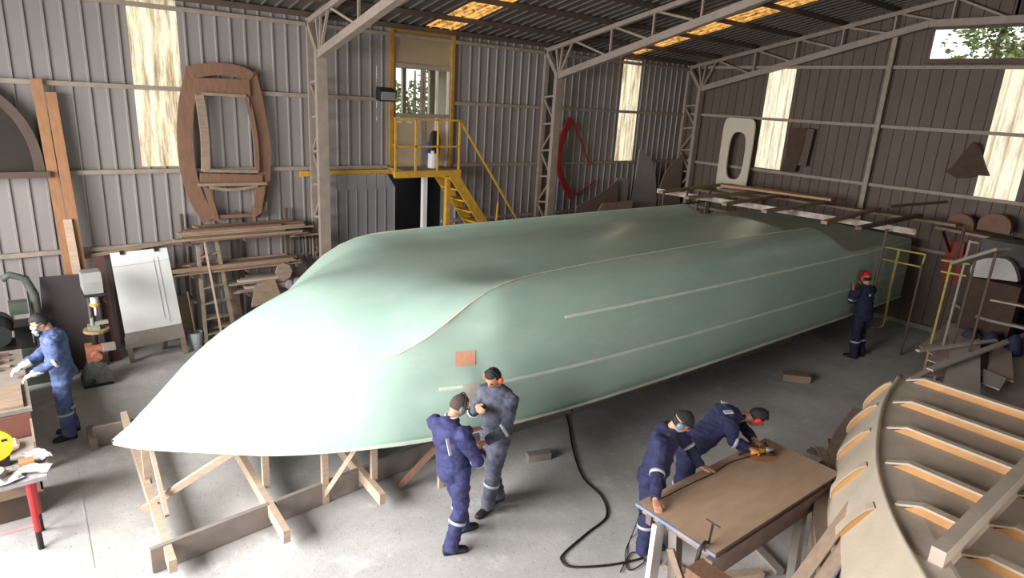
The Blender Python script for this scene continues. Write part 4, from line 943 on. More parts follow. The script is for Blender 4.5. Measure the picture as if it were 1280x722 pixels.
for i, y in enumerate((8.68, 7.82, 7.08, 6.30, 5.65)):
    x = ridge(y)+.14; xe = 11.06
    def rib(x0, x1, z, nm):
        q = MB(); h = .085; tp = .14
        q.add([(x0, y-.03, z-.01), (x1, y-.03, z-.01), (x1, y+.03, z-.01), (x0, y+.03, z-.01), (x0+tp, y-.03, z+h), (x1, y-.03, z+h), (x1, y+.03, z+h), (x0+tp, y+.03, z+h)], [(0,3,2,1),(4,5,6,7),(0,1,5,4),(1,2,6,5),(2,3,7,6),(3,0,4,7)])
        r_ = part('rib', q, M_OR, sm)
        q = MB(); q.add([(x0-.04, y-.036, z+.0), (x0+tp, y-.036, z+h-.008), (x1, y-.036, z+h-.008), (x1, y-.036, z+h+.012), (x0+tp, y-.036, z+h+.014), (x0-.05, y-.036, z+.015),
               (x0-.04, y+.045, z+.0), (x0+tp, y+.045, z+h-.008), (x1, y+.045, z+h-.008), (x1, y+.045, z+h+.012), (x0+tp, y+.045, z+h+.014), (x0-.05, y+.045, z+.015)],
               [(0,1,4,5),(1,2,3,4),(6,11,10,7),(7,10,9,8),(5,4,10,11),(4,3,9,10),(0,6,7,1),(1,7,8,2),(0,5,11,6),(2,8,9,3)])
        part('rib_cap', q, M_GC, r_)
    rib(x, xe, ZT, 'rib')
    rib(11.16, 13.1, ZT-.16, 'rib')
    # short rib on the side skin
    q = MB(); rs = []
    for k in range(9):
        t = .14+.66*k/8; hgt = .05*math.sin(PI*min(1, max(0, k/8)))**.5+.004
        a = sidept(y-.03, t); b = sidept(y+.03, t); c = sidept(y+.03, t, hgt); d = sidept(y-.03, t, hgt); rs.append([a, b, c, d])
    q.rings(rs); r_ = part('side_rib', q, M_OR, sm)
    q = MB(); rs = []
    for k in range(9):
        t = .14+.66*k/8; hgt = .05*math.sin(PI*min(1, max(0, k/8)))**.5+.004
        a = sidept(y-.035, t, hgt); b = sidept(y+.045, t, hgt); c = sidept(y+.045, t, hgt+.014); d = sidept(y-.035, t, hgt+.014); rs.append([a, b, c, d])
    q.rings(rs); part('rib_cap', q, M_GC, r_)
for (x, y) in ((9.7, 8.2), (10.5, 6.4), (12.6, 8.2), (12.6, 5.4)): q = MB(); q.box(x-.05, x+.05, y-.05, y+.05, 0, 1.15); part('leg', q, M_WOOD2, sm)
q = MB(); q.bar((10.85, 5.1, .0), (10.95, 5.15, .62), .10, .06); part('leg', q, M_WHITE, sm, 'white painted prop')

# ================================================================ WORKBENCH WITH THE PLYWOOD SHEET
SZ2 = .90
X0, X1, Y0, Y1 = 8.90, 9.78, 4.38, 6.62
wbn = thing('work_trestle', 'low timber trestle bench under the plywood sheet, with one white leg', 'workbench', (9.4, 5.5, 0))
def wp(nm, a, b, w, h, m, lab=None, up=(0, 0, 1)): q = MB(); q.bar(a, b, w, h, up); return part(nm, q, m, wbn, lab)
M_BEAM = mat('dusty_mauve_beam', (126, 104, 98), .85, .25, 6)
wp('long_beam', (X1-.03, Y0-.05, SZ2-.13), (X1-.03, Y1+.25, SZ2-.13), .07, .20, M_BEAM)
wp('long_beam', (X0+.12, Y0+.05, SZ2-.10), (X0+.12, Y1, SZ2-.10), .06, .14, M_BEAM)
for y in (Y0+.12, Y1-.25): wp('cross_bar', (X0+.02, y, SZ2-.07), (X1, y, SZ2-.07), .08, .09, M_WOOD2)
wp('leg', (9.16, Y0+.02, SZ2-.06), (9.26, Y0-.12, 0), .13, .05, M_WHITE, 'white painted leg', up=(1, 0, 0))
wp('leg', (9.28, Y0+.12, SZ2-.1), (9.36, Y0+.15, 0), .09, .09, M_GREY)
wp('leg', (9.72, Y0+.10, SZ2-.22), (9.80, Y0+.0, 0), .10, .08, M_WOOD2)
wp('leg', (9.74, 5.95, SZ2-.22), (9.82, 5.85, 0), .10, .08, M_GREY)
wp('leg', (8.98, 6.35, SZ2-.12), (8.9, 6.4, 0), .08, .08, M_WOOD2)
wp('leg', (9.7, 6.5, SZ2-.22), (9.7, 6.5, 0), .08, .08, M_WOOD2)
q = MB(); q.box(9.68, 9.98, 4.12, 4.34, .60, .84); part('end_block', q, M_WOODR, wbn)
wp('brace', (9.42, 4.25, .80), (9.72, 4.28, .30), .03, .07, M_WOOD2)
q = MB(); q.box(X0, X1, Y0, Y1, SZ2, SZ2+.018)
ply = thing('plywood_sheet', 'tan plywood sheet being ground by the two workers', 'sheet', (9.3, 5.5, SZ2))
M_PLY = mat('tan_plywood', (182, 152, 126), .7, .14, 3.2, stretch=(3, 1, 3)); part('face', q, M_PLY, ply)
q = MB(); q.box(X0, X1, Y0-.012, Y0, SZ2-.012, SZ2+.019); part('edge_band', q, mat('blue_edge_paint', (96, 124, 168), .6, .15, 6, col2=(150, 140, 130)), ply, 'blue painted end edge')
q = MB(); c0 = AT(963, 562, 2, SZ2+.0195)
q.prism([(9.02+.22*math.cos(a), 6.25+.22*math.sin(a), SZ2+.0185) for a in [2*PI*k/20 for k in range(20)]], (0, 0, .001)); part('scorched_patch', q, mat('sanded_orange_patch', (178, 128, 86), .8, .2, 7), ply, 'darker orange sanded patch')
q = MB(); q.box(X1-.008, X1+.002, Y0, Y1, SZ2+.002, SZ2+.02); part('rear_edge', q, M_STEELD, ply, 'dark long edge')
# power cable across the sheet
pts = [AT(x, y, 2, SZ2+.03) for x, y in ((938, 570), (912, 578), (890, 592), (868, 602), (848, 612), (828, 622))]
pts += [AT(806, 628, 2, .85), AT(797, 650, 2, .3), AT(790, 668, 2, .02), AT(782, 690, 2, .014), AT(786, 712, 2, .014), AT(806, 700, 2, .014), AT(790, 690, 2, .014), AT(775, 715, 2, .014)]
q = MB(); q.tube(spline(pts, 90), .006, 6); solo('power_cable', q, M_BLACK, 'thin black grinder cable trailing over the plywood to the floor', 'cable', smooth=True)
# C clamp on the sheet corner
ck = thing('c_clamp', 'dark screw clamp gripping the near corner of the plywood', 'clamp', (9.62, 4.40, .7))
cc = Vector((9.66, 4.44, SZ2)); q = MB()
q.tube([cc+Vector(v) for v in ((0, .0, .03), (.0, -.05, .06), (0, -.12, .02), (0, -.14, -.10), (0, -.10, -.20), (0, -.02, -.21))], [.014, .018, .02, .02, .018, .014], 8); part('bow', q, M_IRON, ck, smooth=True)
q = MB(); q.cyl(cc+Vector((0, .0, .02)), cc+Vector((0, .02, .22)), .011, 8); part('screw', q, M_IRON, ck)
q = MB(); q.cyl(cc+Vector((-.07, .02, .22)), cc+Vector((.07, .02, .22)), .007, 8); part('tommy_bar', q, M_IRON, ck)
# debris under and behind the bench
rd = random.Random(11)
for k, (x, y, L, an, lab) in enumerate([(9.3, 5.0, .7, .3, 'offcut under the bench nearest the white leg'), (9.5, 5.4, .5, 1.1, 'offcut lying flat mid-way under the bench'), (9.45, 5.9, .6, -.4, 'offcut under the far part of the bench'), (9.95, 4.9, .6, .9, 'pale offcut on the floor between bench and mould'), (10.0, 5.4, .5, 2.0, 'second offcut between bench and mould'), (9.75, 4.55, .5, 1.4, 'offcut under the bench end block')]):
    z = .03+.035*k; v = Vector((math.cos(an), math.sin(an), 0))*L/2; c = Vector((x, y, .03)); bar_solo('offcut', c-v, c+v, .1, .05, [M_WOOD2, M_WOOD, M_GREY][k % 3], lab, 'offcut', 'offcuts around the bench')
bn = thing('scrap_bin', 'heaped scrap bin behind the far end of the plywood sheet', 'bin', (9.6, 7.35, 0))
q = MB(); q.box(9.35, 9.75, 6.95, 7.7, 0, .68); part('bin', q, M_WOOD2, bn)
for k in range(9):
    x, y, an = rd.uniform(9.3, 9.7), rd.uniform(7.0, 7.6), rd.uniform(0, 3); v = Vector((math.cos(an), math.sin(an), rd.uniform(-.1, .1)))*rd.uniform(.14, .26)
    q = MB(); q.bar(Vector((x, y, .70+.012*k))-v, Vector((x, y, .70+.012*k))+v, rd.uniform(.06, .14), .025); part('scrap', q, [M_WOOD, M_WOOD2, M_WOODR][k % 3], bn)
# blue-edged boards leaning on the mould
for k in range(2):
    off = Vector((.0+.13*k, -.02*k, -.03*k)); a = AT(1066, 632, 2, 1.06)+off; b = Vector((10.42, 3.2, .35))+off*1.0
    t = thing('blue_edged_board', ['left pale board with one blue edge leaning on the mould rim', 'right pale board with a blue edge, against the left one'][k], 'board', b, 'blue-edged boards leaning on the mould')
    q = MB(); q.bar(a, b, .11, .03); part('plank', q, M_WOOD, t)
    d = (a-b).normalized(); s = d.cross(Vector((0, 0, 1))).normalized(); 
    if k == 1: q = MB(); q.bar(a+s*.062, b+s*.062, .014, .034); part('blue_edge', q, mat('blue_edge_paint', (84, 116, 170)), t, 'blue painted edge')
    q = MB(); q.bar(a+d*.008+s*(-.0), a-d*.0, .10, .034); part('end_cap', q, M_IRON, t)

# ================================================================ LEFT FOREGROUND BENCHES
tbl = thing('red_leg_table', 'cluttered grey table with red tube legs at the bottom left', 'table', (5.0, -.5, 0))
ZB = .85; c1 = AT(59, 594, 2, ZB); c2 = AT(59, 562, 2, ZB); dy = AT(0, 610, 2, ZB)-c1; dy = dy.normalized()*1.4
q = MB(); q.prism([c1, c2, c2+dy, c1+dy], (0, 0, -.04)); part('top', q, mat('paint_spattered_top', (160, 154, 156), .8, .35, 14), tbl)
def leg(p, qf):
    q = MB(); q.cyl(p, p.lerp(qf, .72), .028, 10); l = part('leg', q, M_RED, tbl, 'red tube leg'); q = MB(); q.cyl(p.lerp(qf, .72), qf, .026, 10); part('leg_foot', q, M_IRON, l)
l1 = AT(35, 602, 2, ZB-.04); f1 = AT(52, 685, 2, 0); leg(l1, f1); leg(l1+dy*.85, f1+dy*.85); leg(l1+(c2-c1)*.6, f1+(c2-c1)*.6); leg(l1+(c2-c1)*.6+dy*.85, f1+(c2-c1)*.6+dy*.85)
q = MB(); q.cyl(l1.lerp(f1, .62), (l1+dy*.85).lerp(f1+dy*.85, .62), .018, 8); part('stretcher', q, mat('pale_pink_tube', (196, 160, 160), .6), tbl, 'pale pink cross tube')
def onB(u, v, z=0): return c1+(c2-c1)*u+dy.normalized()*v+Vector((0, 0, z))
q = MB(); p = onB(.55, .16); q.box(p.x-.05, p.x+.05, p.y-.06, p.y+.06, ZB, ZB+.07); solo('small_carton', q, mat('orange_brown_card', (176, 128, 84), .8), 'small orange-brown carton on the red-legged table', 'carton')
for k, (u, v, a, lab) in enumerate([(.8, .08, .4, 'crumpled white paper at the far corner of the red-legged table'), (.3, .10, 1.2, 'crumpled paper at the near corner of the red-legged table'), (.15, .32, 2.0, 'crumpled paper by the grey hose coil'), (.5, .42, .9, 'crumpled paper in the middle of the red-legged table')]):
    q = MB(); p = onB(u, v, .012); rk_ = random.Random(k); N_ = 6; g = [[p+Vector(((i/(N_-1)-.5)*.26*math.cos(a)-(j/(N_-1)-.5)*.16*math.sin(a), (i/(N_-1)-.5)*.26*math.sin(a)+(j/(N_-1)-.5)*.16*math.cos(a), rk_.uniform(0, .035))) for j in range(N_)] for i in range(N_)]
    q.v = [x for r in g for x in r]; q.f = [(i*N_+j, (i+1)*N_+j, (i+1)*N_+j+1, i*N_+j+1) for i in range(N_-1) for j in range(N_-1)]; solo('crumpled_paper', q, M_WHITE, lab, 'paper', 'crumpled papers on the red-legged table')
q = MB(); p = onB(.35, .42, .03)
for k in range(3): q.tube([p+Vector((.10*math.cos(a), .10*math.sin(a), .022*k)) for a in [2*PI*i/20 for i in range(20)]], .014, 6, closed=True)
solo('hose_coil', q, M_GREY, 'grey coiled hose on the red-legged table', 'hose', smooth=True)
# plywood crate with open top and the yellow reel
cx0, cx1, cy0, cy1 = 4.00, 4.62, -.95, .02
cr2 = thing('open_crate', 'open plywood crate with a reddish inside, behind the red-legged table', 'crate', (4.3, -.4, 0))
q = MB(); q.box(cx0, cx1, cy1-.02, cy1, .30, .86); part('side', q, M_WOOD2, cr2); q = MB(); q.box(cx0, cx1, cy0, cy0+.02, .30, .86); part('side', q, M_WOOD2, cr2)
q = MB(); q.box(cx0, cx0+.02, cy0, cy1, .30, .92); part('side', q, mat('red_brown_ply', (112, 68, 58), .7, .2), cr2, 'reddish-brown far side'); q = MB(); q.box(cx1-.02, cx1, cy0, cy1, .30, .70); part('side', q, M_WOOD2, cr2)
q = MB(); q.box(cx0, cx1, cy0, cy1, .28, .30); part('bottom', q, M_WOOD2, cr2); q = MB(); q.box(cx0+.04, cx1-.04, cy0+.04, cy1-.04, 0, .28); part('plinth', q, M_STEELD, cr2)
q = MB()
for k in range(6): q.ball((4.2+.07*(k % 3), -.18-.08*(k//2), .70), .08, .07, .05, 7, 5)
solo('crumpled_rag', q, M_WHITE, 'crumpled white rag lying in the open crate', 'rag')
q = MB(); q.box(4.05, 4.55, -.7, 0.0, .31, .66); solo('crate_filling', q, M_GREY, 'grey rubbish filling the open crate', 'rubbish')
yr = thing('yellow_reel', 'round yellow reel standing on the red-legged table at the left edge', 'reel', AT(-4, 585, 0, 4.95))
p = AT(-11, 557, 0, 4.95); q = MB(); q.cyl(p+Vector((-.03, -.0, 0)), p+Vector((.03, 0.0, 0)), .17, 24); part('disc', q, mat('bright_yellow_plastic', (226, 190, 50), .45, .08), yr)
q = MB()
for k in range(3): a = .4+2*PI*k/3; q.box(p.x+.030, p.x+.034, p.y+.11*math.cos(a)-.022, p.y+.11*math.cos(a)+.022, p.z+.11*math.sin(a)-.012, p.z+.11*math.sin(a)+.012)
part('slot', q, M_BLACK, yr)
q = MB(); q.box(p.x-.05, p.x+.05, p.y-.12, p.y+.12, ZB, p.z-.16); part('stand', q, M_IRON, yr)
# main bench where the left worker stands
mbn = thing('joinery_bench', 'long cluttered joinery bench with a grey drawer at the left edge', 'workbench', (2.8, -.7, 0))
q = MB(); q.box(1.7, 3.75, -1.8, .04, .82, .87); part('top', q, mat('dusty_bench_top', (140, 128, 118), .8, .25, 8), mbn)
q = MB(); q.box(3.66, 3.72, -1.7, -.02, .62, .82); d_ = part('drawer', q, mat('grey_steel_drawer', (112, 108, 114), .5, .2), mbn); q = MB(); q.bar((3.74, -.9, .71), (3.74, -.25, .71), .02, .03); part('drawer_handle', q, M_WHITE, d_)
for x in (1.75, 3.6):
    for y in (-1.7, -.06): q = MB(); q.box(x, x+.09, y-.04, y+.05, 0, .82); part('leg', q, M_WOOD2, mbn)
q = MB(); q.box(1.8, 3.6, -1.6, -.05, .25, .28); part('lower_shelf', q, M_WOOD2, mbn)
q = MB(); q.box(3.02, 3.70, -1.0, -.03, .87, .90); solo('work_board', q, M_WOOD2, 'pale board on the joinery bench in front of the gloved worker', 'board')
q = MB(); q.prism([(2.35, -.75, .875), (2.6, -.70, .875), (2.55, -.35, .875), (2.2, -.3, .875)], (0, 0, .04)); solo('blue_cloth', q, mat('bright_blue_cloth', (60, 140, 190), .8, .25, 12), 'bright blue cloth on the joinery bench', 'cloth')
for k in range(6):
    x = 1.8+.11*k; bar_solo('bench_strip', (x, -1.2+.1*(k % 3), .89+.02*(k % 2)), (x+.1, -.1-.12*(k % 2), .89+.02*(k % 2)), .05, .03, [M_WOODR, M_WOOD2, M_GREY][k % 3], ['reddish strip at the far end of the bench clutter', 'brown strip second from the far end of the bench', 'grey strip third from the far end of the bench', 'reddish strip in the middle of the bench clutter', 'brown strip beside the blue cloth', 'grey strip nearest the blue cloth'][k], 'strip', 'strips lying on the joinery bench')
gs = thing('bench_grinder', 'black bench machine in front of the left worker', 'machine', (1.9, -.1, 0))
q = MB(); q.box(1.25, 1.6, -.35, .0, 0, .9); part('pedestal', q, M_BLACK, gs)
q = MB(); q.cyl((1.2, -.18, 1.08), (1.7, -.18, 1.08), .15, 14); q.cyl((1.12, -.18, 1.08), (1.2, -.18, 1.08), .19, 14); part('motor', q, M_BLACK, gs)
for k in range(7):
    z = .05+.12*k; bar_solo('leaning_plank', (.55+.05*k, -1.4, z), (.60+.04*k, -.12-.05*(k % 3), z+.10), .14, .035, [M_WOOD2, M_GREY, M_WOODR][k % 3], ['lowest', 'second', 'third', 'fourth', 'fifth', 'sixth', 'topmost'][k]+' plank in the pile against the wall at the left edge', 'plank', 'plank pile at the left edge')

# ================================================================ TREES OUTSIDE
def tree(name, lab, base, h, crown, n, seed, m_leaf, trunk_r=.14):
    rr = random.Random(seed); t = thing(name, lab, 'tree', base, 'trees outside')
    q = MB(); b = Vector(base)
    q.tube([b, b+Vector((.1, 0, h*.4)), b+Vector((-.1, .1, h*.75)), b+Vector((.1, 0, h))], [trunk_r, trunk_r*.8, trunk_r*.55, .03], 8)
    for k in range(7):
        a = rr.uniform(0, 6.28); z0 = h*rr.uniform(.4, .8); L = crown*rr.uniform(.6, 1); p = b+Vector((0, 0, z0)); q.tube([p, p+Vector((math.cos(a)*L*.5, math.sin(a)*L*.5, L*.45)), p+Vector((math.cos(a)*L, math.sin(a)*L, L*.6))], [trunk_r*.4, trunk_r*.25, .015], 6)
    part('trunk', q, mat('pale_bark', (150, 140, 124), .9, .3, 5), t)
    q = MB(); cl = [(b+Vector((rr.gauss(0, crown*.5), rr.gauss(0, crown*.5), h*.8+rr.gauss(0, crown*.5))), crown*rr.uniform(.22, .42)) for _ in range(16)]
    for _ in range(n):
        c, r = rr.choice(cl); v = Vector((rr.gauss(0, 1), rr.gauss(0, 1), rr.gauss(0, 1))).normalized()*r*rr.uniform(.6, 1); p = c+v
        a = Vector((rr.gauss(0, 1), rr.gauss(0, 1), rr.gauss(0, .5))).normalized()*.11; bb = a.cross(Vector((rr.gauss(0, 1), rr.gauss(0, 1), rr.gauss(0, 1)))).normalized()*.05
        q.add([p-a, p+bb, p+a, p-bb], [(0, 1, 2, 3)])
    part('foliage', q, m_leaf, t, kind='stuff')
ML1 = mat('green_leaves', (104, 130, 66), .6, .45, 1.5); ML2 = mat('yellow_green_leaves', (140, 156, 90), .6, .4, 1.5)
tree('garden_tree', 'pale trunked tree seen at the left of the high back window', (4.7, 25.0, -.3), 8.2, 1.5, 1400, 3, ML2, .2)
tree('garden_tree', 'dense green tree seen in the middle of the high back window', (6.6, 25.5, -.3), 8.6, 2.2, 5200, 4, ML1)
tree('garden_tree', 'green tree seen at the right of the high back window', (9.2, 25.0, -.3), 8.6, 2.2, 4200, 5, ML1)
tree('garden_tree', 'pale green tree seen through the office windows', (-9.5, 12.6, -.3), 5.6, 1.7, 2600, 6, ML2)
tree('garden_tree', 'second pale green tree seen through the office windows, to the right', (-9.5, 15.6, -.3), 5.6, 1.7, 2600, 8, ML2)

# ================================================================ PEOPLE
def remeshed(mb, vox, smooth_it, wr=0.0, seed=0.0, wscale=9.0):
    me = bpy.data.meshes.new('tmp'); me.from_pydata([tuple(v) for v in mb.v], [], mb.f); fixn_islands(me)
    o = link(bpy.data.objects.new('tmp', me))
    r = o.modifiers.new('r', 'REMESH'); r.mode = 'VOXEL'; r.voxel_size = vox
    s = o.modifiers.new('s', 'SMOOTH'); s.iterations = smooth_it; s.factor = .5
    dg = bpy.context.evaluated_depsgraph_get(); out = bpy.data.meshes.new_from_object(o.evaluated_get(dg))
    bpy.data.objects.remove(o); bpy.data.meshes.remove(me)
    if wr:
        co = [v.co.copy() for v in out.vertices]; nn = [v.normal.copy() for v in out.vertices]
        for v, c, n in zip(out.vertices, co, nn):
            k = mnoise.noise(Vector((c.x*wscale+seed, c.y*wscale, c.z*wscale*1.8)))+.5*mnoise.noise(Vector((c.x*wscale*2.3, c.y*wscale*2.3+seed, c.z*wscale*4)))
            v.co = c+n*(k*wr)
    out.polygons.foreach_set('use_smooth', [True]*len(out.polygons)); return out
def fixn_islands(me): fixn(me)
def place_mesh(name, me, m, parent, label=None):
    L = root_of(parent).location; me.transform(Matrix.Translation(-L)); me.materials.clear(); me.materials.append(m)
    o = link(bpy.data.objects.new(name, me)); o.parent = parent
    if label: o['label'] = label
    return o
def orient(q, o, f, l, u):            # local (x fwd, y left, z up) -> world
    M = Matrix(((f.x, l.x, u.x, o.x), (f.y, l.y, u.y, o.y), (f.z, l.z, u.z, o.z), (0, 0, 0, 1))); return q.xf(M)
def head_mesh():
    q = MB(); nu, nv = 32, 24; o = len(q.v); rows = []
    for i in range(nv+1):
        th = PI*i/nv; row = []
        for k in range(nu):
            ph = 2*PI*k/nu; x, y, z = math.sin(th)*math.cos(ph), math.sin(th)*math.sin(ph), math.cos(th)
            X, Y, Z = x*.098, y*.077, z*.120
            if z < 0: t = -z; Y *= 1-.30*t; X = X*(1-.12*t)+.012*t        # jaw
            if x > .3 and z < .35: X -= .008*(x-.3)                      # flat face
            front = max(0, x)**3
            def g(cy, cz, sy, sz): return math.exp(-((Y-cy)/sy)**2-((Z-cz)/sz)**2)
            X += front*(.026*g(0, -.022, .010, .020)+.010*g(0, -.002, .008, .022)+.008*g(0, .022, .045, .010)-.010*g(.032, .004, .014, .011)-.010*g(-.032, .004, .014, .011)
                 +.008*g(0, -.058, .022, .007)+.006*g(0, -.070, .018, .006)-.005*g(0, -.064, .022, .003)+.012*g(0, -.098, .022, .014))
            if x < -.3 and z < -.2: X += .02*(-z)
            row.append((X, Y, Z))
        rows.append(row)
    q.rings(rows[1:-1]) if False else None
    q.v = [Vector((0, 0, .120))]; 
    for r in rows[1:-1]: q.v += [Vector(p) for p in r]
    q.v.append(Vector((0.012, 0, -.120))); e = len(q.v)-1
    for k in range(nu):
        k2 = (k+1) % nu; q.f.append((0, 1+k, 1+k2)); q.f.append((e, 1+(nv-2)*nu+k2, 1+(nv-2)*nu+k))
        for i in range(nv-2): a = 1+i*nu; q.f.append((a+k, a+nu+k, a+nu+k2, a+k2))
    for s in (1, -1): q.ball((-.005, s*.078, -.005), .018, .010, .030, 10, 8)   # ears
    return q
def hand_mesh(w, d, n, side, curl):   # wrist point, hand direction, palm-back normal, side (+1: thumb towards n x d)
    q = MB(); d = d.normalized(); s = n.cross(d).normalized(); n = d.cross(s).normalized()
    q.rings([[w+d*t+s*(a*ws)+n*(b*hs) for a, b in ((-1, -.6), (-.5, -1), (.5, -1), (1, -.6), (1, .6), (.5, 1), (-.5, 1), (-1, .6))] for t, ws, hs in ((-.03, .024, .018), (.01, .028, .019), (.05, .040, .016), (.092, .040, .014), (.100, .034, .010))])
    for k, (off, L) in enumerate(((-.030, .062), (-.010, .078), (.010, .084), (.030, .074))):
        b = w+d*.085+s*off; a1 = curl*.5; a2 = curl*1.2; dd = d*math.cos(a1)-n*math.sin(a1); d2 = d*math.cos(a2)-n*math.sin(a2); d3 = d*math.cos(a2+curl*.5)-n*math.sin(a2+curl*.5)
        p1 = b+dd*L*.45; p2 = p1+d2*L*.32; p3 = p2+d3*L*.26; q.tube([b-d*.02, b, p1, p2, p3], [.010, .0098, .0092, .0085, .007], 8)
    b = w+d*.025+s*side*.030; p1 = b+(d*.75+s*side*.6-n*.15*curl)*.040; p2 = p1+(d*.95+s*side*.15-n*.3*curl)*.034; q.tube([b-d*.01, b, p1, p2], [.014, .0135, .011, .009], 8)
    return q
def col_mat(name, c, c2): return mat(name, c, .85, .2, 7, col2=c2, bump=.3, bscale=45)
M_NAVY = col_mat('navy_coverall', (56, 58, 104), (34, 36, 72)); M_DEEP = col_mat('deep_navy_coverall', (40, 42, 82), (24, 26, 54)); M_NAVYD = col_mat('dark_navy_coverall', (30, 32, 62), (20, 22, 44))
M_DUSTY = col_mat('dust_worn_navy_coverall', (92, 94, 108), (50, 52, 68)); M_BLUE = col_mat('faded_blue_coverall', (92, 108, 150), (56, 66, 104))
M_SKIN = mat('skin', (184, 134, 108), .55, .1, 9); M_HAIR = mat('black_hair', (24, 20, 20), .6, .3, 30, bump=.5, bscale=120)
M_SHAVE = mat('shaved_hair', (74, 60, 56), .8, .2, 30); M_BAND = mat('reflective_band', (176, 176, 184), .4, .15, 10)
M_ORC = mat('orange_ear_cup', (238, 110, 40), .4, .1); M_REDC = mat('red_ear_cup', (214, 44, 44), .4, .1); M_CAP = mat('black_cap', (22, 22, 24), .85, .2, 20)
M_GLOVE = mat('pale_work_glove', (186, 188, 178), .85, .15, 20); M_SHOE = mat('black_work_boot', (32, 30, 32), .6, .3, 14)
V = Vector
def person(label, J, cov, vest=1.0, seed=0.0, build=1.05):
    pel, che, neck, head = J['pelvis'], J['chest'], J['neck'], J['head']
    lat = J['lat'].normalized(); hf = J['hf'].normalized(); hl = V((0, 0, 1)).cross(hf).normalized(); hu = hf.cross(hl).normalized()
    if 'roll' in J: pass
    base = V(((J['ankles'][0].x+J['ankles'][1].x)/2, (J['ankles'][0].y+J['ankles'][1].y)/2, 0)); t = thing('person', label, 'person', base)
    sh = [che+lat*.175*s*build for s in (1, -1)]; hips = [pel+lat*.088*s for s in (1, -1)]
    # body
    q = orient(head_mesh(), head, hf, hl, hu); q.tube([neck-V((0, 0, .06)), neck, head-hu*.05-hf*.02], [.062, .056, .054], 12)
    sp = spline([pel, (pel*.55+che*.45)-J['fwd']*J.get('arch', .0), che, neck], 9)
    def torso(q, ks):
        rs = []
        for i, (p, (a, b)) in enumerate(zip(sp, ks)):
            tn = (sp[min(i+1, 8)]-sp[max(i-1, 0)]).normalized(); dp = lat.cross(tn).normalized()
            rs.append([p+lat*a*build*math.cos(2*PI*k/20)+dp*b*build*math.sin(2*PI*k/20) for k in range(20)])
        q.rings(rs)
    torso(q, [(.12, .09), (.13, .095), (.13, .09), (.13, .09), (.14, .095), (.15, .10), (.16, .09), (.10, .07), (.05, .05)])
    for i in (0, 1):
        q.tube([sh[i], J['elbows'][i], J['wrists'][i]], [.046, .038, .026], 12); q.ball(J['elbows'][i], .04); q.ball(sh[i], .05)
        q.tube([hips[i], J['knees'][i], J['ankles'][i]], [.075, .052, .036], 12); q.ball(J['knees'][i], .052)
        w = J['wrists'][i]; hd = J['hd'][i].normalized(); hn = J['hn'][i]
        q2 = hand_mesh(w, hd, hn, J['thumb'][i], J.get('curl', (.6, .6))[i]); q.add(q2.v, q2.f)
        q.tube([J['ankles'][i], J['ankles'][i]+J['fd'][i]*.03-V((0, 0, .04))], [.035, .028], 8)
    body = place_mesh('body', remeshed(q, .0068, 2), M_SKIN, t)
    # coverall
    q = MB(); torso(q, [(.165, .135), (.172, .140), (.168, .132), (.166, .128), (.175, .132), (.186, .134), (.180, .118), (.125, .095), (.078, .078)])
    q.ball(pel-J['fwd']*.03-V((0, 0, .05)), .15, .15, .12)
    for i in (0, 1):
        w0 = J['wrists'][i]; el = J['elbows'][i]; a = J['ankles'][i]; kn = J['knees'][i]
        q.tube([sh[i]-lat*.03*(1 if i == 0 else -1), sh[i], sh[i].lerp(el, .5), el, el.lerp(w0, .5), w0.lerp(el, .04)], [.078, .084, .076, .068, .061, .052], 14)
        q.ball(sh[i], .078, .078, .07); q.ball(el, .064)
        q.tube([hips[i]+V((0, 0, .04)), hips[i], hips[i].lerp(kn, .5), kn, kn.lerp(a, .55), a-V((0, 0, .035))], [.11, .112, .098, .080, .077, .082], 16); q.ball(kn, .082)
    q.tube([neck-V((0, 0, .03)), neck+V((0, 0, .02))], [.078, .070], 14)
    c_ = place_mesh('coverall', remeshed(q, .0125, 3, .017, seed), cov, t, J.get('cl'))
    def band(a, b, tt, r, w, lab=None):
        p = a.lerp(b, tt); d = (b-a).normalized(); q = MB(); n_ = 18; s1 = d.orthogonal().normalized(); s2 = d.cross(s1); rs = []
        for off, rr in ((-w/2, r-.006), (-w/2, r), (w/2, r), (w/2, r-.006)): rs.append([p+d*off+(s1*math.cos(2*PI*k/n_)+s2*math.sin(2*PI*k/n_))*rr for k in range(n_)])
        q.rings(rs, cap=False); part('reflective_band', q, M_BAND, t, smooth=True)
    for i in (0, 1):
        band(J['elbows'][i], J['wrists'][i], J.get('bt', .12), .075, .035); band(J['knees'][i], J['ankles'][i], .35, .092, .032)
        # shoes
        a = J['ankles'][i]; fd = J['fd'][i].normalized(); sd = V((0, 0, 1)).cross(fd); rs = []
        for x, wd, h in ((-.075, .034, .09), (-.06, .044, .115), (0, .044, .125), (.06, .044, .075), (.12, .048, .055), (.17, .040, .045), (.19, .020, .030)):
            p = V((a.x, a.y, 0))+fd*x; rs.append([p+sd*wd*cx_+V((0, 0, .004+h*cz_)) for cx_, cz_ in ((-1, 0), (-1.02, .3), (-.8, .8), (-.3, 1), (.3, 1), (.8, .8), (1.02, .3), (1, 0))])
        q = MB(); q.rings(rs); part('boot', q, M_SHOE, t, smooth=True)
    # head gear
    def H(x, y, z): return head+hf*x+hl*y+hu*z
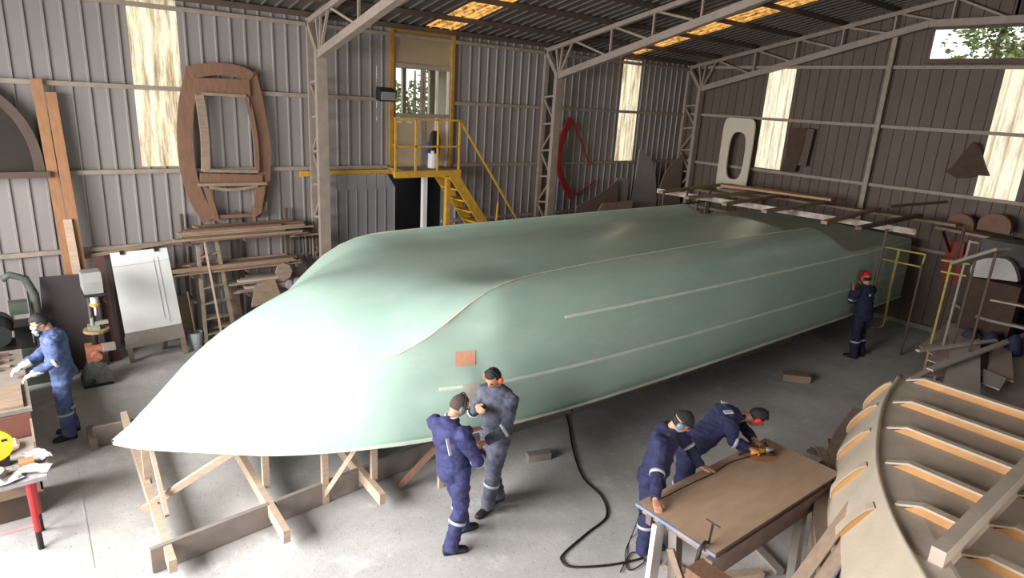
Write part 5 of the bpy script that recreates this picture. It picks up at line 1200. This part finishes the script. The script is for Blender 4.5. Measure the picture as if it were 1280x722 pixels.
    def shell_(name, m, test, grow=.008, lab=None):
        b0 = head_mesh(); b0.v = b0.v[:32*23+2]; b0.f = [f for f in b0.f if max(f) < len(b0.v)]
        keep = [f for f in b0.f if all(test(b0.v[i]) for i in f)]; n0 = [v.normalized() for v in b0.v]
        used = sorted({i for f in keep for i in f}); mp = {i: k for k, i in enumerate(used)}
        q = MB(); q.v = [b0.v[i]+n0[i]*grow*(1+.35*mnoise.noise(b0.v[i]*60)) for i in used]; q.f = [tuple(mp[i] for i in f) for f in keep]
        orient(q, head, hf, hl, hu); o = part(name, q, m, t, lab, smooth=True); s = o.modifiers.new('t', 'SOLIDIFY'); s.thickness = .012; s.offset = -.6; return o
    hs = J['hair']
    if hs in ('short', 'shaved'): shell_('hair', M_HAIR if hs == 'short' else M_SHAVE, lambda v: v.z > -.035 and (v.x < .045 or v.z > .060) and (v.x < .015 or v.z > .02), .011 if hs == 'short' else .003)
    if hs == 'cap':
        shell_('cap', J['capm'], lambda v: v.z > .018, .014); shell_('hair', M_HAIR, lambda v: v.z > -.05 and v.z < .03 and v.x < .01, .007)
        s = J.get('brim', 0)
        if s:
            q = MB(); q.prism([H(s*(.085+.075*math.sin(a)), .07*math.cos(a), .028-.012*math.sin(a)) for a in [PI*k/10 for k in range(11)]], -hu*.006); part('cap_peak', q, J['capm'], t)
    if J.get('cups'):
        q = MB(); q.tube([H(0+.012*0, .092*math.cos(a), .125*math.sin(a)+.01) if False else H(.0, .094*math.cos(a), .142*math.sin(a)-.005) for a in [PI*k/16 for k in range(17)]], .008, 6); e_ = part('ear_defender_band', q, M_BLACK, t, smooth=True)
        for s in (1, -1):
            q = MB(); q.rings([[H(.034*math.cos(2*PI*k/14), s*yy, .042*math.sin(2*PI*k/14)-.008) if rr == 1 else H(.034*rr*math.cos(2*PI*k/14), s*yy, .042*rr*math.sin(2*PI*k/14)-.008) for k in range(14)] for yy, rr in ((.070, .9), (.082, 1), (.102, 1), (.112, .7))]); part('ear_cup', q, J['cups'], e_, smooth=True)
    if J.get('glasses'):
        q = MB()
        for s in (1, -1):
            q.tube([H(.100, s*.034+.024*math.cos(a), .006+.017*math.sin(a)) for a in [2*PI*k/14 for k in range(14)]], .0028, 5, closed=True); q.bar(H(.100, s*.058, .010), H(.0, s*.082, .006), .004, .005)
        part('glasses', q, M_BLACK, t)
    if J.get('goggles'):
        q = MB(); q.rings([[H(.098+dx, .055*k, zz) for dx, k, zz in ()]]) if False else None
        q.tube([H(.06, .070, .0), H(.096, .045, .004), H(.106, 0, .006), H(.096, -.045, .004), H(.06, -.070, .0)], [.018, .022, .020, .022, .018], 8); part('goggles', q, mat('goggle_lens', (150, 170, 190), .15, .1), t, smooth=True)
        q = MB(); q.tube([H(.09*math.cos(a), .083*math.sin(a), .012) for a in [2*PI*k/24 for k in range(24)]], .006, 6, closed=True); part('goggle_strap', q, M_BLACK if hs != 'cap' else M_BAND, t)
    if J.get('resp'):
        q = MB(); q.ball(H(.105, 0, -.055), .035, .035, .038); part('respirator', q, mat('grey_respirator', (120, 130, 136), .6, .1), t, smooth=True)
        for s in (1, -1): q = MB(); q.cyl(H(.10, s*.025, -.06), H(.125, s*.065, -.07), .024, 12); part('filter', q, mat('filter_grey', (150, 150, 156), .7), t)
    for s in (1, -1):
        q = MB(); q.ball(H(.0885, s*.032, .004), .007, .011, .006, 8, 6); part('eye', q, M_BLACK, t)
        q = MB(); q.bar(H(.098, s*.018, .022), H(.090, s*.046, .024), .005, .006); part('eyebrow', q, M_HAIR, t)
    if J.get('gloves'):
        for i in (0, 1):
            q2 = hand_mesh(J['wrists'][i], J['hd'][i], J['hn'][i], J['thumb'][i], J.get('curl', (.6, .6))[i]); d = J['hd'][i].normalized(); q2.tube([J['wrists'][i]-d*.09, J['wrists'][i], J['wrists'][i]+d*.03], [.055, .045, .036], 12)
            g_ = remeshed(q2, .007, 1); 
            for v in g_.vertices: pass
            nn = [v.normal.copy() for v in g_.vertices]
            for v, n_ in zip(g_.vertices, nn): v.co += n_*.004
            place_mesh('glove', g_, M_GLOVE, t)
    if J.get('collar'):
        q = MB(); q.tube([neck+V((.066*math.cos(a), .066*math.sin(a), .035)) for a in [2*PI*k/20 for k in range(20)]], .010, 6, closed=True); part('collar', q, M_WHITE, t, 'white collar edge', smooth=True)
    if J.get('yoke'):
        p0, p1 = J['yoke']; q = MB(); q.bar(p0, p1, .035, .02); part('reflective_band', q, M_BAND, t)
    for (a, b, w_, h_) in J.get('extra', []): q = MB(); q.bar(a, b, w_, h_); part('reflective_band', q, M_BAND, t)
    return t
Z = V((0, 0, 1))
# two workers standing face to face in the middle
person('person in navy coverall with ear defenders, seen from behind, in front of the hull bow', dict(
    pelvis=V((7.44, 3.28, .93)), chest=V((7.44, 3.20, 1.38)), neck=V((7.44, 3.24, 1.47)), head=V((7.44, 3.32, 1.585)), hf=V((.12, .9, -.42)), lat=V((-.96, -.25, 0)), fwd=V((-.1, 1, 0)),
    elbows=[V((7.22, 3.42, 1.12)), V((7.70, 3.38, 1.08))], wrists=[V((7.20, 3.66, 1.10)), V((7.46, 3.60, .98))], hd=[V((0, 1, .05)), V((-.5, .8, -.15))], hn=[V((0, .1, 1)), V((.6, .3, .8))], thumb=[1, -1],
    knees=[V((7.34, 3.42, .49)), V((7.54, 3.32, .49))], ankles=[V((7.33, 3.50, .08)), V((7.55, 3.20, .08))], fd=[V((.15, 1, 0)), V((.35, .9, 0))],
    hair='shaved', cups=mat('grey_green_ear_cup', (84, 100, 92), .5, .1), glasses=True, collar=True, extra=[(V((7.60, 3.085, 1.37)), V((7.66, 3.09, 1.22)), .03, .012)]), M_NAVY, seed=1.0)
person('person in dust-worn coverall with orange ear defenders looking down at one raised hand', dict(
    pelvis=V((7.13, 4.05, .94)), chest=V((7.12, 4.06, 1.39)), neck=V((7.12, 4.03, 1.49)), head=V((7.13, 3.97, 1.61)), hf=V((.38, -.8, -.55)), lat=V((.97, .25, 0)), fwd=V((.25, -1, 0)),
    elbows=[V((7.40, 3.98, 1.12)), V((6.92, 3.88, 1.14))], wrists=[V((7.32, 3.76, .99)), V((7.10, 3.80, 1.30))], hd=[V((-.1, -1, -.15)), V((.7, -.3, .12))], hn=[V((0, -.2, 1)), V((-.2, -.8, .5))], thumb=[-1, 1],
    knees=[V((7.22, 3.98, .50)), V((7.06, 4.06, .50))], ankles=[V((7.20, 3.93, .08)), V((7.10, 4.16, .08))], fd=[V((.25, -1, 0)), V((.1, -1, 0))], hair='short', cups=M_ORC, curl=(.6, .9)), M_DUSTY, seed=2.0)
# worker by the hull stern
person('person in dark navy coverall and red cap, seen from behind, working on the hull side', dict(
    pelvis=V((7.240, 12.867, 0.930)), chest=V((7.200, 12.842, 1.380)), neck=V((7.190, 12.842, 1.480)), head=V((7.160, 12.849, 1.610)), hf=V((-.9, .3, -.25)), lat=V((-.3, -.95, 0)), fwd=V((-.95, .3, 0)),
    elbows=[V((7.080, 12.644, 1.160)), V((7.120, 13.124, 1.160))], wrists=[V((7.070, 12.642, 1.380)), V((7.060, 12.994, 1.360))], hd=[V((-.2, .2, 1)), V((-.2, -.1, 1))], hn=[V((1, 0, 0)), V((1, 0, 0))], thumb=[1, -1],
    knees=[V((7.220, 12.810, 0.500)), V((7.220, 13.030, 0.500))], ankles=[V((7.240, 12.832, 0.080)), V((7.260, 13.092, 0.080))], fd=[V((-.9, .0, 0)), V((-.9, .4, 0))], hair='cap', capm=mat('red_cap', (196, 28, 36), .6, .15, 12), cups=M_REDC,
    extra=[(V((7.340, 12.727, 1.330)), V((7.320, 12.967, 1.330)), .02, .035)]), M_NAVYD, seed=3.0)
# worker at the left bench
person('person in faded blue coverall with goggles, respirator and pale gloves at the left bench', dict(
    pelvis=V((2.84, .39, .93)), chest=V((2.86, .36, 1.37)), neck=V((2.86, .33, 1.46)), head=V((2.87, .26, 1.57)), hf=V((.15, -.85, -.55)), lat=V((1, -.1, 0)), fwd=V((0, -1, 0)),
    elbows=[V((3.13, .34, 1.13)), V((2.63, .28, 1.13))], wrists=[V((3.10, .12, 1.02)), V((2.76, .02, 1.01))], hd=[V((-.1, -1, -.45)), V((.2, -1, -.4))], hn=[V((0, -.3, 1)), V((0, -.3, 1))], thumb=[-1, 1],
    knees=[V((2.94, .36, .50)), V((2.76, .39, .50))], ankles=[V((2.96, .38, .08)), V((2.75, .44, .08))], fd=[V((.15, -1, 0)), V((-.1, -1, 0))], hair='short', goggles=True, resp=True, gloves=True, bt=.0), M_BLUE, seed=4.0)
# two workers at the plywood
person('person in navy coverall and black cap gripping the near corner of the plywood', dict(
    pelvis=V((8.66, 4.92, .92)), chest=V((8.70, 4.98, 1.36)), neck=V((8.74, 5.00, 1.45)), head=V((8.82, 5.04, 1.54)), hf=V((.75, .45, -.62)), lat=V((-.35, .93, 0)), fwd=V((.93, .35, 0)),
    elbows=[V((8.74, 5.30, 1.18)), V((8.84, 4.72, 1.12))], wrists=[V((8.92, 5.34, .985)), V((9.02, 4.50, .97))], hd=[V((.5, .55, -.1)), V((.75, -.5, -.2))], hn=[V((0, 0, 1)), V((0, 0, 1))], thumb=[-1, 1], curl=(.3, .7),
    knees=[V((8.66, 5.03, .49)), V((8.68, 4.86, .49))], ankles=[V((8.62, 5.04, .08)), V((8.72, 4.84, .08))], fd=[V((.9, .3, 0)), V((.9, -.1, 0))], hair='cap', capm=M_CAP, cups=mat('blue_grey_ear_cup', (90, 116, 140), .4, .1), brim=0), M_DEEP, seed=5.0)
person('person in navy coverall with red ear defenders bent low over the plywood with a grinder', dict(
    pelvis=V((8.52, 5.70, .93)), chest=V((8.66, 6.10, 1.22)), neck=V((8.74, 6.24, 1.25)), head=V((8.86, 6.42, 1.22)), hf=V((.55, .45, -.85)), lat=V((-.82, .55, 0)), fwd=V((.55, .8, 0)),
    elbows=[V((8.66, 6.42, 1.06)), V((8.86, 5.98, 1.06))], wrists=[V((8.92, 6.32, 1.00)), V((9.0, 6.10, 1.00))], hd=[V((.9, -.1, -.15)), V((.7, .5, -.1))], hn=[V((0, .1, 1)), V((0, 0, 1))], thumb=[-1, 1], curl=(1.2, 1.2),
    knees=[V((8.42, 5.80, .48)), V((8.56, 5.62, .48))], ankles=[V((8.36, 5.82, .08)), V((8.50, 5.58, .08))], fd=[V((.6, .8, 0)), V((.7, .6, 0))], hair='short', cups=M_REDC, arch=-.03,
    extra=[(V((8.70, 5.985, 1.335)), V((8.76, 6.06, 1.345)), .07, .012), (V((8.55, 6.15, 1.355)), V((8.60, 6.20, 1.345)), .05, .012)]), M_DEEP, seed=6.0)
# angle grinder
ag = thing('angle_grinder', 'yellow and silver angle grinder on the plywood sheet', 'grinder', (9.05, 6.22, SZ2+.02))
q = MB(); q.cyl((9.02, 6.10, .965), (9.10, 6.26, .975), .030, 12); part('motor_body', q, mat('tool_yellow', (220, 164, 40), .5, .1), ag, smooth=True)
q = MB(); q.cyl((9.10, 6.26, .975), (9.14, 6.34, .978), .034, 12, .028); part('gear_head', q, mat('cast_silver', (170, 170, 172), .35, .1, metal=.7), ag, smooth=True)
q = MB(); q.cyl((9.125, 6.315, .940), (9.125, 6.315, .932), .062, 20); part('disc', q, M_IRON, ag)
q = MB(); q.tube([(9.125+.066*math.cos(a), 6.315+.066*math.sin(a), .955) for a in [PI*1.0+PI*k/10 for k in range(11)]], .012, 6); part('guard', q, M_IRON, ag)
q = MB(); q.cyl((9.12, 6.30, .98), (9.03, 6.36, 1.0), .014, 8); part('side_handle', q, M_BLACK, ag)
q = MB(); q.tube([(9.02, 6.10, .965), (8.98, 6.04, .955), (8.96, 5.98, .935)], .010, 6); part('cord_sleeve', q, M_BLACK, ag)

# garments and a can on the stair platform door
q = MB(); c = AT(543, 178, 0, .12)
q.rings([[(.14+.05*math.sin(2*PI*k/12), c.y+wd*math.cos(2*PI*k/12), c.z+z) for k in range(12)] for z, wd in ((-.38, .10), (-.2, .13), (.05, .14), (.18, .12), (.24, .05))])
solo('hanging_jacket', q, M_BLACK, 'dark jacket hanging on the office door behind the yellow railing', 'jacket', smooth=True)
q = MB(); c = AT(535, 185, 0, .12); q.rings([[(.13+.03*math.sin(2*PI*k/10), c.y+wd*math.cos(2*PI*k/10), c.z+z) for k in range(10)] for z, wd in ((-.25, .06), (0, .07), (.12, .05))])
solo('hanging_overalls', q, M_BLUE, 'pale blue garment hanging left of the dark jacket on the office door', 'garment', smooth=True)
q = MB(); q.cyl((.45, 7.30, 3.03), (.45, 7.30, 3.33), .10, 14); q.cyl((.45, 7.30, 3.33), (.45, 7.30, 3.38), .04, 10); solo('white_can', q, M_WHITE, 'white can standing on the yellow stair platform', 'can')
q = MB(); q.box(2.0, 2.35, -.75, -.35, .87, 1.02); solo('bench_box', q, M_WOODR, 'small reddish box at the back of the joinery bench clutter', 'box')
q = MB(); q.cyl((3.35, -.55, .90), (3.35, -.55, 1.02), .07, 12); solo('grey_tin', q, M_GREY, 'grey tin on the pale board on the joinery bench', 'tin')
